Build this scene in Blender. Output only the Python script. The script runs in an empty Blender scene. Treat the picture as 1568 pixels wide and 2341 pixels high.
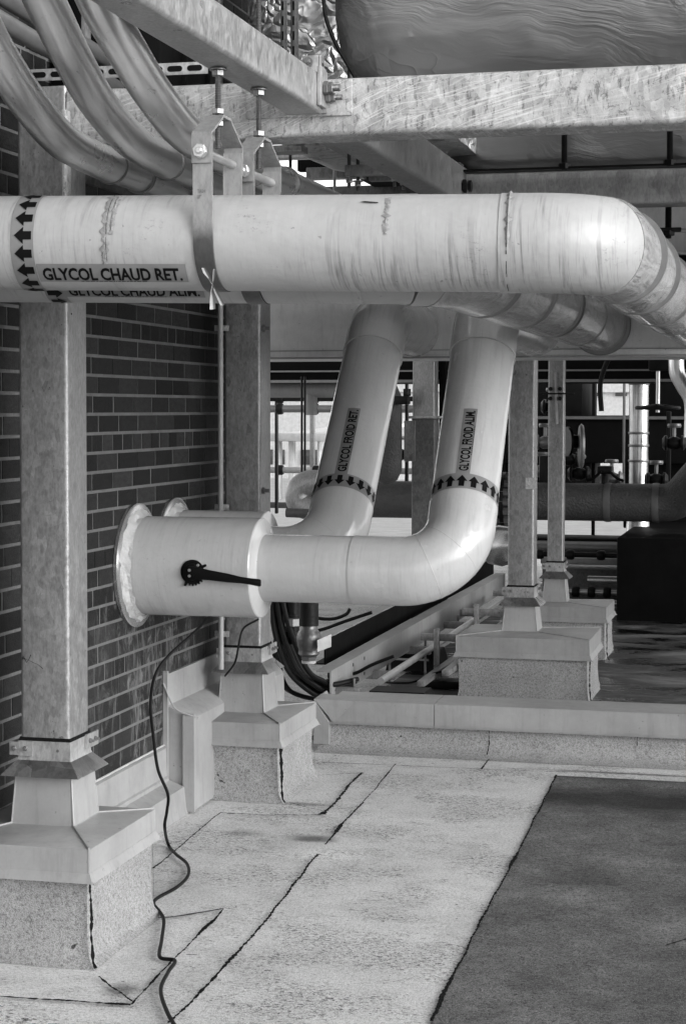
import bpy, bmesh, math, random
from mathutils import Vector, Matrix, noise
R = math.radians
random.seed(7)
S = bpy.context.scene
COL = S.collection
# ------------------------------------------------------------------ camera, world, sun, exposure
H = 1.545                                  # eye height above the roof
YAW, PITCH, ROLL = R(13.9), R(2.3), R(0.06)
F, CX, HY = 4183.0, 784.0, 935.0           # focal length, centre and horizon in 1568-wide pixels
CY = HY + F*math.tan(PITCH)
cam_d = bpy.data.cameras.new('camera'); cam = bpy.data.objects.new('camera', cam_d); COL.objects.link(cam)
CAMROT = Matrix.Rotation(YAW, 3, 'Z') @ Matrix.Rotation(math.pi/2-PITCH, 3, 'X') @ Matrix.Rotation(ROLL, 3, 'Z')
cam.matrix_world = Matrix.Translation((0, 0, H)) @ CAMROT.to_4x4()
cam_d.sensor_width = 36; cam_d.lens = 36*F/2341; cam_d.shift_y = (CY-1170.5)/2341
cam_d.clip_start = .05; cam_d.clip_end = 500
S.camera = cam
SUN_EL, SUN_AZ = R(20), R(112)             # azimuth measured from +Y (away from camera) clockwise to +X
w = bpy.data.worlds.new("World"); S.world = w; w.use_nodes = True
nt = w.node_tree; bg = nt.nodes['Background']
sky = nt.nodes.new('ShaderNodeTexSky'); sky.sky_type = 'NISHITA'; sky.sun_disc = False
sky.sun_elevation = SUN_EL; sky.sun_rotation = SUN_AZ; sky.air_density = 1; sky.dust_density = 1.5
bw = nt.nodes.new('ShaderNodeRGBToBW')
nt.links.new(sky.outputs[0], bw.inputs[0]); nt.links.new(bw.outputs[0], bg.inputs[0])
bg.inputs[1].default_value = .15
sl = bpy.data.lights.new('sun', 'SUN'); sl.energy = .5; sl.angle = R(34); sl.color = (1, 1, 1)
so = bpy.data.objects.new('sun', sl); COL.objects.link(so)
sd = Vector((math.sin(SUN_AZ)*math.cos(SUN_EL), math.cos(SUN_AZ)*math.cos(SUN_EL), math.sin(SUN_EL)))
so.rotation_euler = sd.to_track_quat('Z', 'Y').to_euler(); so.location = sd*20
S.view_settings.view_transform = 'Standard'; S.view_settings.look = 'None'
S.view_settings.exposure = 1.42; S.view_settings.gamma = 1

# ------------------------------------------------------------------ helpers
def ray(px, py):
    return (CAMROT @ Vector(((px-CX)/F, (CY-py)/F, -1.0)))
def P(px, py, X=None, Y=None, Z=None, D=None):
    """world point seen at a 1568-wide photo pixel, on the plane X=, Y=, Z= or at depth D="""
    r = ray(px, py)
    if X is not None: t = X/r.x
    elif Y is not None: t = Y/r.y
    elif Z is not None: t = (Z-H)/r.z
    else: t = D
    return Vector((0, 0, H)) + r*t
def proj(p):
    q = CAMROT.transposed() @ (Vector(p)-Vector((0, 0, H)))
    return CX + F*q.x/-q.z, CY - F*q.y/-q.z

class MB:
    def __init__(s): s.v = []; s.f = []; s.sm = []
    def add(s, vs, fs, smooth=False):
        n = len(s.v); s.v += [Vector(v) for v in vs]
        for f in fs: s.f.append([i+n for i in f]); s.sm.append(smooth)
        return s
    def box(s, x0, x1, y0, y1, z0, z1):
        vs = [(x, y, z) for z in (z0, z1) for y in (y0, y1) for x in (x0, x1)]
        return s.add(vs, [(0,2,3,1),(4,5,7,6),(0,1,5,4),(2,6,7,3),(0,4,6,2),(1,3,7,5)])
    def bbox(s, x0, x1, y0, y1, z0, z1, b=.004):
        bm = bmesh.new(); m = MB().box(x0,x1,y0,y1,z0,z1)
        vv = [bm.verts.new(v) for v in m.v]
        for f in m.f: bm.faces.new([vv[i] for i in f])
        bmesh.ops.bevel(bm, geom=bm.edges[:], offset=b, segments=2, affect='EDGES', profile=.5)
        bm.verts.index_update()
        s.add([v.co.copy() for v in bm.verts], [[v.index for v in f.verts] for f in bm.faces]); bm.free(); return s
    def loft(s, rings, closed=True, caps=True, smooth=False):
        n = len(rings[0]); vs = [p for r in rings for p in r]; fs = []
        for k in range(len(rings)-1):
            for i in range(n if closed else n-1):
                j = (i+1) % n
                fs.append((k*n+i, k*n+j, (k+1)*n+j, (k+1)*n+i))
        s.add(vs, fs, smooth)
        if caps and closed:
            s.add(rings[0], [list(range(n))[::-1]]); s.add(rings[-1], [list(range(n))])
        return s
    def sweep(s, prof, path, up=(0,0,1), caps=True, smooth=False, scale=None):
        pts = [Vector(p) for p in path]; rings = []
        t0 = (pts[1]-pts[0]).normalized(); u = Vector(up); u = (u - t0*u.dot(t0))
        if u.length < 1e-4: u = t0.orthogonal()
        u.normalize()
        for i, p in enumerate(pts):
            if i == 0: t = t0
            elif i == len(pts)-1: t = (pts[i]-pts[i-1]).normalized()
            else: t = ((pts[i]-pts[i-1]).normalized()+(pts[i+1]-pts[i]).normalized()).normalized()
            u = (u - t*u.dot(t)).normalized(); r = t.cross(u)
            k = scale[i] if scale else 1
            rings.append([p + r*(a*k) + u*(b*k) for a, b in prof])
        return s.loft(rings, True, caps, smooth)
    def tube(s, path, r, n=24, caps=True, scale=None):
        prof = [(r*math.cos(2*math.pi*i/n), r*math.sin(2*math.pi*i/n)) for i in range(n)]
        return s.sweep(prof, path, caps=caps, smooth=True, scale=scale)
    def lathe(s, p0, axis, prof, n=24, smooth=True, caps=True):
        a = Vector(axis).normalized(); u = a.orthogonal().normalized(); v = a.cross(u)
        rings = [[Vector(p0)+a*h+(u*math.cos(2*math.pi*i/n)+v*math.sin(2*math.pi*i/n))*r for i in range(n)] for h, r in prof]
        return s.loft(rings, True, caps, smooth)
    def hexnut(s, c, axis, r, h, n=6): return s.lathe(c, axis, [(0, r*.93), (.08*h, r), (.92*h, r), (h, r*.93)], n, False)
    def islands(s):
        par = list(range(len(s.v)))
        def find(i):
            while par[i] != i: par[i] = par[par[i]]; i = par[i]
            return i
        for f in s.f:
            for i in f[1:]: par[find(i)] = find(f[0])
        gs = {}
        for k, f in enumerate(s.f): gs.setdefault(find(f[0]), []).append(k)
        items = []
        for fs in gs.values():
            vi = {i for k in fs for i in s.f[k]}
            items.append([fs, [min(s.v[i][a] for i in vi)-.002 for a in range(3)], [max(s.v[i][a] for i in vi)+.002 for a in range(3)]])
        i = 0
        while i < len(items):
            hit = next((j for j in range(len(items)) if j != i and all(items[i][1][a] <= items[j][2][a] and items[j][1][a] <= items[i][2][a] for a in range(3))), None)
            if hit is None: i += 1; continue
            b = items[hit]; a_ = items[i]; m = [a_[0]+b[0], [min(x, y) for x, y in zip(a_[1], b[1])], [max(x, y) for x, y in zip(a_[2], b[2])]]
            items = [x for k, x in enumerate(items) if k not in (i, hit)]+[m]; i = 0
        out = []
        for fs, _, _ in items:
            m = MB(); mp = {}
            for k in fs:
                for v in s.f[k]:
                    if v not in mp: mp[v] = len(m.v); m.v.append(s.v[v])
                m.f.append([mp[v] for v in s.f[k]]); m.sm.append(s.sm[k])
            out.append(m)
        return out
    SPLIT = {'band', 'nut', 'rod_nut', 'bolt', 'cap_seam', 'corner_seam', 'tab', 'clip', 'caulk_smear', 'slot', 'hole', 'bolt_hole', 'flange', 'coupling', 'saddle_arm', 'wire', 'screw', 'clamp_bolt', 'flange_bolt', 'lap_seam', 'coping', 'hex_end', 'threaded_rod', 'trim', 'joint_sealant', 'corner_fold'}
    def build(s, name, mat, parent=None, origin=None, angle=35):
        if parent and name in MB.SPLIT:
            isl = s.islands()
            if len(isl) > 1: return [m.build1(name, mat, parent, None, angle) for m in isl][0]
        return s.build1(name, mat, parent, origin, angle)
    def build1(s, name, mat, parent=None, origin=None, angle=35):
        if origin is None:
            lo = [min(v[i] for v in s.v) for i in range(3)]; hi = [max(v[i] for v in s.v) for i in range(3)]
            origin = Vector(((lo[0]+hi[0])/2, (lo[1]+hi[1])/2, lo[2]))
        origin = Vector(origin)
        me = bpy.data.meshes.new(name); me.from_pydata([v-origin for v in s.v], [], s.f); me.materials.append(mat)
        me.polygons.foreach_set('use_smooth', s.sm)
        bm = bmesh.new(); bm.from_mesh(me); bmesh.ops.recalc_face_normals(bm, faces=bm.faces); bm.to_mesh(me); bm.free()
        me.set_sharp_from_angle(angle=R(angle)); me.update()
        o = bpy.data.objects.new(name, me); COL.objects.link(o)
        o['worg'] = tuple(origin)
        if parent:
            o.parent = parent; o.location = origin-Vector(parent['worg'])
        else: o.location = origin
        return o
def thing(name, label, cat, loc, group=None):
    o = bpy.data.objects.new(name, None); COL.objects.link(o); o.location = loc; o['worg'] = tuple(loc)
    o.empty_display_size = .05
    o['label'] = label; o['category'] = cat
    if group: o['group'] = group
    return o
def tag(o, label, cat, group=None, kind=None):
    o['label'] = label; o['category'] = cat
    if group: o['group'] = group
    if kind: o['kind'] = kind
    return o
def struct(o, label): o['kind'] = 'structure'; o['label'] = label; o['category'] = o.name.replace('_', ' ').split('.')[0]; return o
def rrect(wd, ht, r=.012, n=5):
    pr = []
    for cx, cy, a0 in ((wd/2-r, ht/2-r, 0), (-wd/2+r, ht/2-r, 90), (-wd/2+r, -ht/2+r, 180), (wd/2-r, -ht/2+r, 270)):
        for i in range(n+1):
            a = R(a0+90*i/n); pr.append((cx+r*math.cos(a), cy+r*math.sin(a)))
    return pr
def hss(p0, p1, wd, ht, r=.014, up=(0,0,1), mb=None):
    mb = mb or MB()
    return mb.sweep(rrect(wd, ht, r), [p0, p1], up=up, smooth=True)
def fillet(pts, rad, n=10):
    pts = [Vector(p) for p in pts]; out = [pts[0]]
    for i in range(1, len(pts)-1):
        a = (pts[i-1]-pts[i]).normalized(); b = (pts[i+1]-pts[i]).normalized()
        ang = a.angle(b); d = rad/math.tan(ang/2)
        c = pts[i]+(a+b).normalized()*(rad/math.sin(ang/2))
        s0 = pts[i]+a*d-c; s1 = pts[i]+b*d-c; tot = s0.angle(s1); ax = s0.cross(s1).normalized()
        for k in range(n+1): out.append(c+Matrix.Rotation(tot*k/n, 3, ax) @ s0)
    return out+[pts[-1]]
def smooth_path(pts, n=8):
    pts = [Vector(p) for p in pts]; q = [pts[0]*2-pts[1]]+pts+[pts[-1]*2-pts[-2]]; out = []
    for i in range(1, len(q)-2):
        for k in range(n):
            t = k/n; a, b, c, d = q[i-1:i+3]
            out.append(.5*((2*b)+(c-a)*t+(2*a-5*b+4*c-d)*t*t+(3*b-a-3*c+d)*t**3))
    return out+[pts[-1]]
class Cyl:
    """surface mapping for things wrapped on a straight pipe: s metres along, t metres round"""
    def __init__(s, a, b, r, flip=1):
        s.a = Vector(a); s.u = (Vector(b)-s.a).normalized(); s.r = r; s.L = (Vector(b)-s.a).length
        m = s.a+s.u*s.L/2; n = Vector((0,0,H))-m; s.n = (n-s.u*n.dot(s.u)).normalized(); s.w = s.n.cross(s.u)*flip
    def at(s, d, t, off=.0):
        th = t/s.r; return s.a+s.u*d+(s.n*math.cos(th)+s.w*math.sin(th))*(s.r+off)
    def find(s, val, ax=1, t=0):
        lo, hi = 0, s.L; f = lambda q: proj(s.at(q, t))[ax]
        inc = f(hi) > f(lo)
        for _ in range(40):
            m = (lo+hi)/2
            if (f(m) < val) == inc: lo = m
            else: hi = m
        return lo
    def patch(s, mb, d0, d1, t0, t1, off, nd=6, n=10, smooth=True):
        vs = [s.at(d0+(d1-d0)*j/nd, t0+(t1-t0)*i/n, off) for j in range(nd+1) for i in range(n+1)]
        fs = [(j*(n+1)+i, j*(n+1)+i+1, (j+1)*(n+1)+i+1, (j+1)*(n+1)+i) for j in range(nd) for i in range(n)]
        return mb.add(vs, fs, smooth)
    def poly(s, mb, pts, off):
        return mb.add([s.at(d, t, off) for d, t in pts], [list(range(len(pts)))])
def text_tris(txt, size, bold=.03, sx=.8):
    c = bpy.data.curves.new('t', 'FONT'); c.body = txt; c.size = size; c.offset = bold*size; c.resolution_u = 3
    o = bpy.data.objects.new('t', c); COL.objects.link(o)
    me = bpy.data.meshes.new_from_object(o.evaluated_get(bpy.context.evaluated_depsgraph_get()))
    bm = bmesh.new(); bm.from_mesh(me)
    ys = [v.co.y for v in bm.verts]; lo, hi = min(ys), max(ys)
    for k in range(1, 7):
        bmesh.ops.bisect_plane(bm, geom=bm.verts[:]+bm.edges[:]+bm.faces[:], plane_co=(0, lo+(hi-lo)*k/7, 0), plane_no=(0,1,0))
    bm.verts.index_update()
    vs = [(v.co.x*sx, v.co.y) for v in bm.verts]; fs = [[v.index for v in f.verts] for f in bm.faces]
    bm.free(); bpy.data.objects.remove(o); bpy.data.curves.remove(c); bpy.data.meshes.remove(me)
    x0 = min(v[0] for v in vs); return [(x-x0, y) for x, y in vs], fs

# ------------------------------------------------------------------ materials (the place is seen in black and white: every colour is a grey)
class N:
    def __init__(s, name, rough=.5, metal=0.0, spec=.5, coat=0):
        s.m = bpy.data.materials.new(name); s.m.use_nodes = True; s.t = s.m.node_tree
        s.b = s.t.nodes['Principled BSDF']; s.b.inputs['Roughness'].default_value = rough
        s.b.inputs['Metallic'].default_value = metal; s.b.inputs['Specular IOR Level'].default_value = spec
        if coat: s.b.inputs['Coat Weight'].default_value = coat; s.b.inputs['Coat Roughness'].default_value = .08
        s.geo = s.n('ShaderNodeNewGeometry').outputs['Position']
    def n(s, t, **k):
        o = s.t.nodes.new(t)
        for a, b in k.items(): setattr(o, a, b)
        return o
    def l(s, a, b): s.t.links.new(a, b)
    def mp(s, sc, loc=(0,0,0), rot=(0,0,0), src=None):
        m = s.n('ShaderNodeMapping'); m.inputs['Scale'].default_value = sc; m.inputs['Location'].default_value = loc
        m.inputs['Rotation'].default_value = rot; s.l(src or s.geo, m.inputs[0]); return m.outputs[0]
    def mp2(s, rot, sc):
        return s.mp(sc, src=s.mp((1, 1, 1), rot=rot))
    def noise(s, scale, detail=4, rough=.5, vec=None, dist=0):
        o = s.n('ShaderNodeTexNoise'); o.inputs['Scale'].default_value = scale; o.inputs['Detail'].default_value = detail
        o.inputs['Roughness'].default_value = rough; o.inputs['Distortion'].default_value = dist
        s.l(vec if vec is not None else s.geo, o.inputs['Vector']); return o.outputs['Fac']
    def vor(s, scale, vec=None, feature='F1', out='Distance'):
        o = s.n('ShaderNodeTexVoronoi', feature=feature); o.inputs['Scale'].default_value = scale
        s.l(vec if vec is not None else s.geo, o.inputs['Vector']); return o.outputs[out]
    def ramp(s, fac, stops, interp='LINEAR'):
        o = s.n('ShaderNodeValToRGB'); r = o.color_ramp; r.interpolation = interp
        while len(r.elements) < len(stops): r.elements.new(.5)
        for e, (p, c) in zip(r.elements, stops): e.position = p; e.color = (c, c, c, 1)
        s.l(fac, o.inputs[0]); return o.outputs[0]
    def math(s, op, a, b=None, clamp=False):
        o = s.n('ShaderNodeMath', operation=op, use_clamp=clamp)
        for i, x in enumerate((a, b)):
            if x is None: continue
            if isinstance(x, (int, float)): o.inputs[i].default_value = x
            else: s.l(x, o.inputs[i])
        return o.outputs[0]
    def mix(s, f, a, b):
        o = s.n('ShaderNodeMix', data_type='FLOAT')
        for i, x in ((0, f), (2, a), (3, b)):
            if isinstance(x, (int, float)): o.inputs[i].default_value = x
            else: s.l(x, o.inputs[i])
        return o.outputs[0]
    def sep(s, axis='Z', src=None):
        o = s.n('ShaderNodeSeparateXYZ'); s.l(src or s.geo, o.inputs[0]); return o.outputs[axis]
    def color(s, c):
        if isinstance(c, (int, float)): s.b.inputs['Base Color'].default_value = (c, c, c, 1)
        else: s.l(c, s.b.inputs['Base Color'])
        return s
    def rough(s, f): s.l(f, s.b.inputs['Roughness']); return s
    def bump(s, h, dist=.002, strength=1.0):
        o = s.n('ShaderNodeBump'); o.inputs['Distance'].default_value = dist; o.inputs['Strength'].default_value = strength
        s.l(h, o.inputs['Height']); s.l(o.outputs[0], s.b.inputs['Normal']); return s

def mk_galv(name, lo, hi, metal=.35, rough=.42, spangle=45, vert=False):
    m = N(name, rough, metal)
    bwn = m.n('ShaderNodeRGBToBW'); m.l(m.vor(spangle, m.mp((1, 1, .55)), out='Color'), bwn.inputs[0]); a = bwn.outputs[0]
    bw2 = m.n('ShaderNodeRGBToBW'); m.l(m.vor(spangle*2.3, m.mp((1, 1, .7), loc=(1, 2, 3)), out='Color'), bw2.inputs[0])
    b = m.noise(5, 7, .7); sc = m.noise(1, 5, .75, m.mp((26, 26, 1.6) if vert else (9, 9, 9)))
    f = m.math('ADD', m.math('MULTIPLY', a, .30), m.math('ADD', m.math('MULTIPLY', bw2.outputs[0], .20), m.math('ADD', m.math('MULTIPLY', b, .35), m.math('MULTIPLY', sc, .25))))
    c = m.ramp(f, [(.32, lo), (.78, hi)])
    spots = m.ramp(m.noise(34, 4, .8), [(.30, .35), (.345, 1)])
    fine = m.ramp(m.noise(1, 4, .7, m.mp((130, 130, 40))), [(.38, .78), (.55, 1)])
    m.color(m.math('MULTIPLY', m.math('MULTIPLY', c, spots), fine)); m.rough(m.mix(a, rough-.1, rough+.15)); m.bump(m.noise(90, 3), .0005); return m.m
GALV = mk_galv('galvanised steel', .28, .50, .5, .36, 55)
GALVCOL = mk_galv('weathered galvanised steel', .20, .34, .45, .36, 60, True)
GALVDK = mk_galv('dull dark galvanised steel', .06, .15, .3, .5)
def mk_scr():
    m = N('scratched bright zinc', .45, .3)
    n1 = m.noise(1, 7, .8, m.mp((12, 12, 7)), 1.0)
    def scr(ang, sc_, loc, lo_, hi_, mloc):
        t = m.noise(1, 3, .55, m.mp(sc_, loc=loc, src=m.mp((1, 1, 1), rot=(0, R(ang), 0))), .15)
        return m.math('MULTIPLY', m.ramp(t, [(lo_, 0), (hi_, 1)]), m.ramp(m.noise(2.4, 3, .6, m.mp((1, 1, 1), loc=mloc)), [(.42, 0), (.58, 1)]))
    s1 = scr(15, (5, 5, 210), (0, 0, 0), .57, .64, (0, 0, 0)); s2 = scr(24, (9, 9, 320), (3, 0, 5), .58, .64, (4, 1, 2)); s3 = scr(6, (7, 7, 260), (5, 0, 9), .59, .66, (8, 3, 1))
    sc = m.math('ADD', m.math('ADD', s1, s2), s3, True)
    dk = m.ramp(m.noise(1, 6, .85, m.mp((30, 30, 42)), 1.6), [(.36, .35), (.45, 1)])
    dl = m.ramp(m.noise(1, 4, .7, m.mp((90, 90, 22))), [(.36, .45), (.44, 1)])
    b2_ = m.n('ShaderNodeRGBToBW'); m.l(m.vor(60, m.mp((1, 1, .6)), out='Color'), b2_.inputs[0])
    c = m.math('MULTIPLY', m.math('MULTIPLY', m.ramp(n1, [(.33, .32), (.66, .62)]), m.math('MULTIPLY', dk, dl)), m.ramp(b2_.outputs[0], [(.1, .75), (.9, 1.1)]))
    m.color(m.mix(m.math('MULTIPLY', sc, .5), c, .85)); m.bump(n1, .0008); return m.m
ZINC = mk_scr()
def mk_pvc(name, base=.385, dirt=1.0, rough=.33, axis='X'):
    m = N(name, rough, 0, .5, .25 if rough < .3 else 0)
    sv = (62, 4, 3.2) if axis == 'X' else (3, 55, 3)
    st = m.noise(1, 4, .65, m.mp(sv), .5); st2 = m.noise(1, 3, .6, m.mp((150, 8, 7), loc=(4, 0, 2)), .4)
    streak = m.ramp(st, [(.53, 0), (.64, 1)]); fine = m.ramp(st2, [(.56, 0), (.66, 1)])
    msk = m.ramp(m.noise(2.6, 3, .5, m.mp((1, 1, 2))), [(.40, 0), (.58, 1)])
    sm = m.ramp(m.noise(1, 6, .75, m.mp((9, 9, 16)), 1.2), [(.48, 0), (.80, 1)])
    sm2 = m.math('MULTIPLY', m.ramp(m.noise(1, 5, .85, m.mp((60, 60, 110))), [(.56, 0), (.62, 1)]), m.ramp(m.noise(4.5, 3, .6), [(.56, 0), (.63, 1)]))
    tiny = m.ramp(m.noise(42, 3, .6), [(.715, 0), (.735, 1)])
    k = m.math('ADD', m.math('MULTIPLY', m.math('MULTIPLY', m.math('ADD', streak, m.math('MULTIPLY', fine, .6)), msk), .52*dirt), m.math('MULTIPLY', sm, .16*dirt))
    k = m.math('ADD', k, m.math('MULTIPLY', sm2, .45*dirt)); k = m.math('ADD', k, m.math('MULTIPLY', tiny, .5*min(1, dirt*2)), True)
    cloud = m.ramp(m.noise(5, 6, .7), [(.3, base*.92), (.7, base)])
    m.color(m.mix(k, cloud, .11)); m.rough(m.mix(m.noise(9, 4), rough-.08, rough+.2)); m.bump(m.math('ADD', m.noise(5, 4, .6), m.math('MULTIPLY', m.noise(1, 4, .6, m.mp((30, 5, 5))), .25)), .010, .6); return m.m
PVC = mk_pvc('white pipe jacket'); PVC2 = mk_pvc('clean white pipe jacket', .47, .22, .16)
def mk_film():
    m = N('clear shrink film over pipe', .16, 0, .7, .4)
    a = m.noise(1, 5, .65, m.mp((22, 2.5, 22)), 1.5); b = m.noise(8, 5, .7, dist=2)
    m.color(m.mix(m.ramp(a, [(.4, 0), (.65, 1)]), .38, m.ramp(b, [(.35, .15), (.6, .36)])))
    m.bump(m.math('ADD', a, m.math('MULTIPLY', b, .6)), .009); return m.m
FILM = mk_film()
def mk_conduit():
    m = N('dull aluminium conduit', .2, 1.0)
    a = m.noise(9, 5, .6); d = m.ramp(m.noise(40, 4, .8, m.mp((1, .35, 1))), [(.30, .55), (.38, 1)])
    m.color(m.math('MULTIPLY', m.ramp(a, [(.3, .68), (.75, .8)]), d)); m.rough(m.mix(m.noise(6, 4), .24, .34)); m.bump(m.noise(9, 3), .0012); return m.m
COND = mk_conduit()
def mk_sheet(name, base, rough=.42, var=.22, spec=.5):
    m = N(name, rough, 0, spec)
    dt = m.ramp(m.noise(38, 3, .7), [(.27, .55), (.31, 1)]); ru = m.ramp(m.noise(1, 5, .7, m.mp((30, 30, 3))), [(.36, .88), (.5, 1)])
    m.color(m.math('MULTIPLY', m.math('MULTIPLY', m.ramp(m.noise(3.2, 7, .72), [(.32, base*(1-var)), (.66, base*(1+var*.5))]), dt), ru)); m.rough(m.mix(m.noise(5), rough-.08, rough+.1)); m.bump(m.noise(4, 3), .004, .5); return m.m
SHEET = mk_sheet('painted sheet flashing', .29); SHEETDK = mk_sheet('grey painted sheet', .72, .5); DARK = mk_sheet('dark painted steel', .006, .6, .4, .05)
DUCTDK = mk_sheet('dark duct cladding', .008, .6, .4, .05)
def flat(name, c, rough=.5, metal=0.0, bump=0):
    m = N(name, rough, metal, .12 if c < .03 else .5); m.color(m.ramp(m.noise(14, 5, .6), [(.3, c*.82), (.7, min(1, c*1.1))]))
    if bump: m.bump(m.noise(60, 3), bump)
    return m.m
BLACK = flat('black rubber', .006, .45); BITUMEN = flat('black bitumen', .006, .8, 0, .004); CAST = flat('dark cast iron', .015, .4, .3, .002)
STEEL = flat('zinc plated steel', .55, .28, .7); RODM = flat('blackened threaded rod', .16, .35, .7); STEELDK = flat('tarnished steel', .2, .4, .6)
INK = flat('black print', .004, .5); TAPE = flat('grey label film', .205, .35); RIBBON = flat('thin translucent tape', .2, .4)
CAULK = flat('smeared white caulk', .46, .6, 0, .006); WHITE = flat('white painted facade', .5, .6); GLASSDK = flat('dark window glass', .05, .1)
INSUL = flat('dark insulation jacket', .055, .6, 0, .01); CHROME = flat('bright aluminium cladding', .55, .25, .85)
GREYBLD = flat('light grey facade', .5, .6); HOSE = flat('ribbed black hose', .01, .35); HANDLE = flat('black lever', .008, .35)
YTAG = flat('pale valve tag', .4, .5)
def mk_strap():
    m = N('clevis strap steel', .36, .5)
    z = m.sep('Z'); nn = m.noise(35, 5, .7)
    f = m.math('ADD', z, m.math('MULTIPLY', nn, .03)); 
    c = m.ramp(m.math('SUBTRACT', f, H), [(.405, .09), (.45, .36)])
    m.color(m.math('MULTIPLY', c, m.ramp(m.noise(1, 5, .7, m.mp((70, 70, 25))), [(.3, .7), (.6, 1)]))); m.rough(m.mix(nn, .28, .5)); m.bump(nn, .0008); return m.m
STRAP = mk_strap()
def mk_roof(name, lo, hi, spk=.35, lines=True, stains_shade=()):
    m = N(name, .85, 0, .3)
    g = m.noise(92, 4, .9); g2 = m.noise(330, 2, .7); big = m.noise(1.7, 7, .68); mid = m.noise(8, 6, .75)
    base = m.ramp(m.math('ADD', m.math('MULTIPLY', big, .55), m.math('MULTIPLY', mid, .45)), [(.38, lo), (.60, hi)])
    c = m.math('MULTIPLY', base, m.ramp(g, [(.38, 1-spk), (.49, .97), (.60, 1.06)]))
    c = m.math('MULTIPLY', c, m.ramp(g2, [(.38, 1-spk*.9), (.52, 1.03)]))
    worm = m.noise(1, 5, .85, m.mp((60, 105, 60)), .8)
    scu = m.ramp(worm, [(.51, 1), (.575, .12)])
    msk = m.ramp(m.noise(1, 6, .75, m.mp((2.1, 2.6, 2), loc=(1.3, .4, 0))), [(.46, 0), (.57, 1)])
    if lines: c = m.math('MULTIPLY', c, m.mix(msk, m.ramp(worm, [(.60, 1), (.64, .45)]), scu))
    c = m.math('MULTIPLY', c, m.ramp(m.noise(1, 2, .5, m.mp((18, 34, 20), loc=(3, 7, 1))), [(.25, .2), (.265, 1)]))
    if lo < .2: c = m.math('MULTIPLY', c, m.ramp(m.noise(1, 7, .75, m.mp((2.6, 3, 2))), [(.36, .7), (.5, .98), (.66, 1.3)]))
    if not lines: c = m.math('ADD', c, m.math('MULTIPLY', m.ramp(m.noise(210, 1, .5), [(.64, 0), (.72, 1)]), .16 if lo < .2 else .0))
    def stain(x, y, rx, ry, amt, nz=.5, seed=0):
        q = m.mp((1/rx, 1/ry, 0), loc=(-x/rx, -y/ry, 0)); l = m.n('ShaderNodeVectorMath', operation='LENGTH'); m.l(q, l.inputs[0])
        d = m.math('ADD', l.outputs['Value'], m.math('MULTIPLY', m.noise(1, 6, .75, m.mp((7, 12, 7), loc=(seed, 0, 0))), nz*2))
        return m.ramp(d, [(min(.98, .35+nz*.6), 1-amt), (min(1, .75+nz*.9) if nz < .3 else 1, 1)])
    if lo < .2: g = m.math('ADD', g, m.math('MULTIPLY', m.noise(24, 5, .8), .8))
    for st_ in stains_shade: c = m.math('MULTIPLY', c, stain(*st_))
    m.color(c); m.bump(m.math('ADD', g, m.math('MULTIPLY', g2, .8)), .004, .9); return m.m
_st = lambda px, py, rx, ry, amt, nz=.3, seed=0: (P(px, py, Z=0).x, P(px, py, Z=0).y, rx, ry, amt, nz, seed)
ROOF = mk_roof('light mineral membrane', .62, .80, .40, True, [_st(712, 1918, .17, .11, .72, .3, 1), _st(560, 1905, .16, .10, .30, .35, 2), _st(690, 1838, .22, .06, .5, .3, 4), _st(280, 2262, .09, .10, .55, .3, 5), _st(1420, 1768, .9, .05, .6, .4, 6)])
ROOFDK = mk_roof('dark mineral membrane', .10, .22, .78, False, [_st(1470, 1835, 1.5, .42, .80, .3, 3), _st(1400, 1780, .8, .10, .6, .3, 4), _st(1300, 2010, .5, .3, .25, .4, 7)])  # far dark patches: equipment shade painted in with damp staining
MEMB = mk_roof('mineral membrane on curbs', .29, .39, .5, False)
def mk_wet_shade():
    m = N('stained and shade-darkened roof beyond the curb', .6, 0, .5)
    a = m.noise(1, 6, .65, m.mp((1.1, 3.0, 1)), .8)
    m.color(m.math('MULTIPLY', m.ramp(a, [(.44, .008), (.54, .06), (.66, .20)]), m.ramp(m.noise(250, 2), [(.35, .6), (.5, 1)])))  # black shading over this roof is put into the ramp with wet stains
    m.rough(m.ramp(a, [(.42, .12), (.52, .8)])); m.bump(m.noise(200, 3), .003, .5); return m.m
WET_SHADE = mk_wet_shade()
def mk_brick():
    m = N('dark brick', .8, 0, .3)
    at = m.n('ShaderNodeAttribute', attribute_name='tone'); z = m.sep('Z'); y = m.sep('Y')
    base = m.math('MULTIPLY', m.ramp(at.outputs['Fac'], [(0, .006), (1, .026)]), m.ramp(m.noise(1, 5, .7, m.mp((60, 25, 60))), [(.3, .6), (.65, 1.3)]))
    st = m.noise(1, 6, .8, m.mp((20, 11, 4.5)), 1.2)
    yb = m.math('ABSOLUTE', m.math('SUBTRACT', y, 6.45)); yn = m.math('ABSOLUTE', m.math('SUBTRACT', y, 4.4))
    reg = m.math('MULTIPLY', m.ramp(m.math('DIVIDE', z, 2.0), [(.42, 1), (.50, 0)]), m.math('ADD', m.ramp(yb, [(.25, 1), (.7, 0)]), m.ramp(yn, [(.3, .6), (.6, 0)]), True))
    k = m.math('MULTIPLY', m.ramp(st, [(.48, 0), (.66, 1)]), reg, True)
    m.color(m.mix(m.math('MULTIPLY', k, .6), base, .26)); m.bump(m.noise(120, 5, .7), .003); return m.m
BRICK = mk_brick(); MORTAR = flat('pale mortar', .12, .9, 0, .004)
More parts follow.
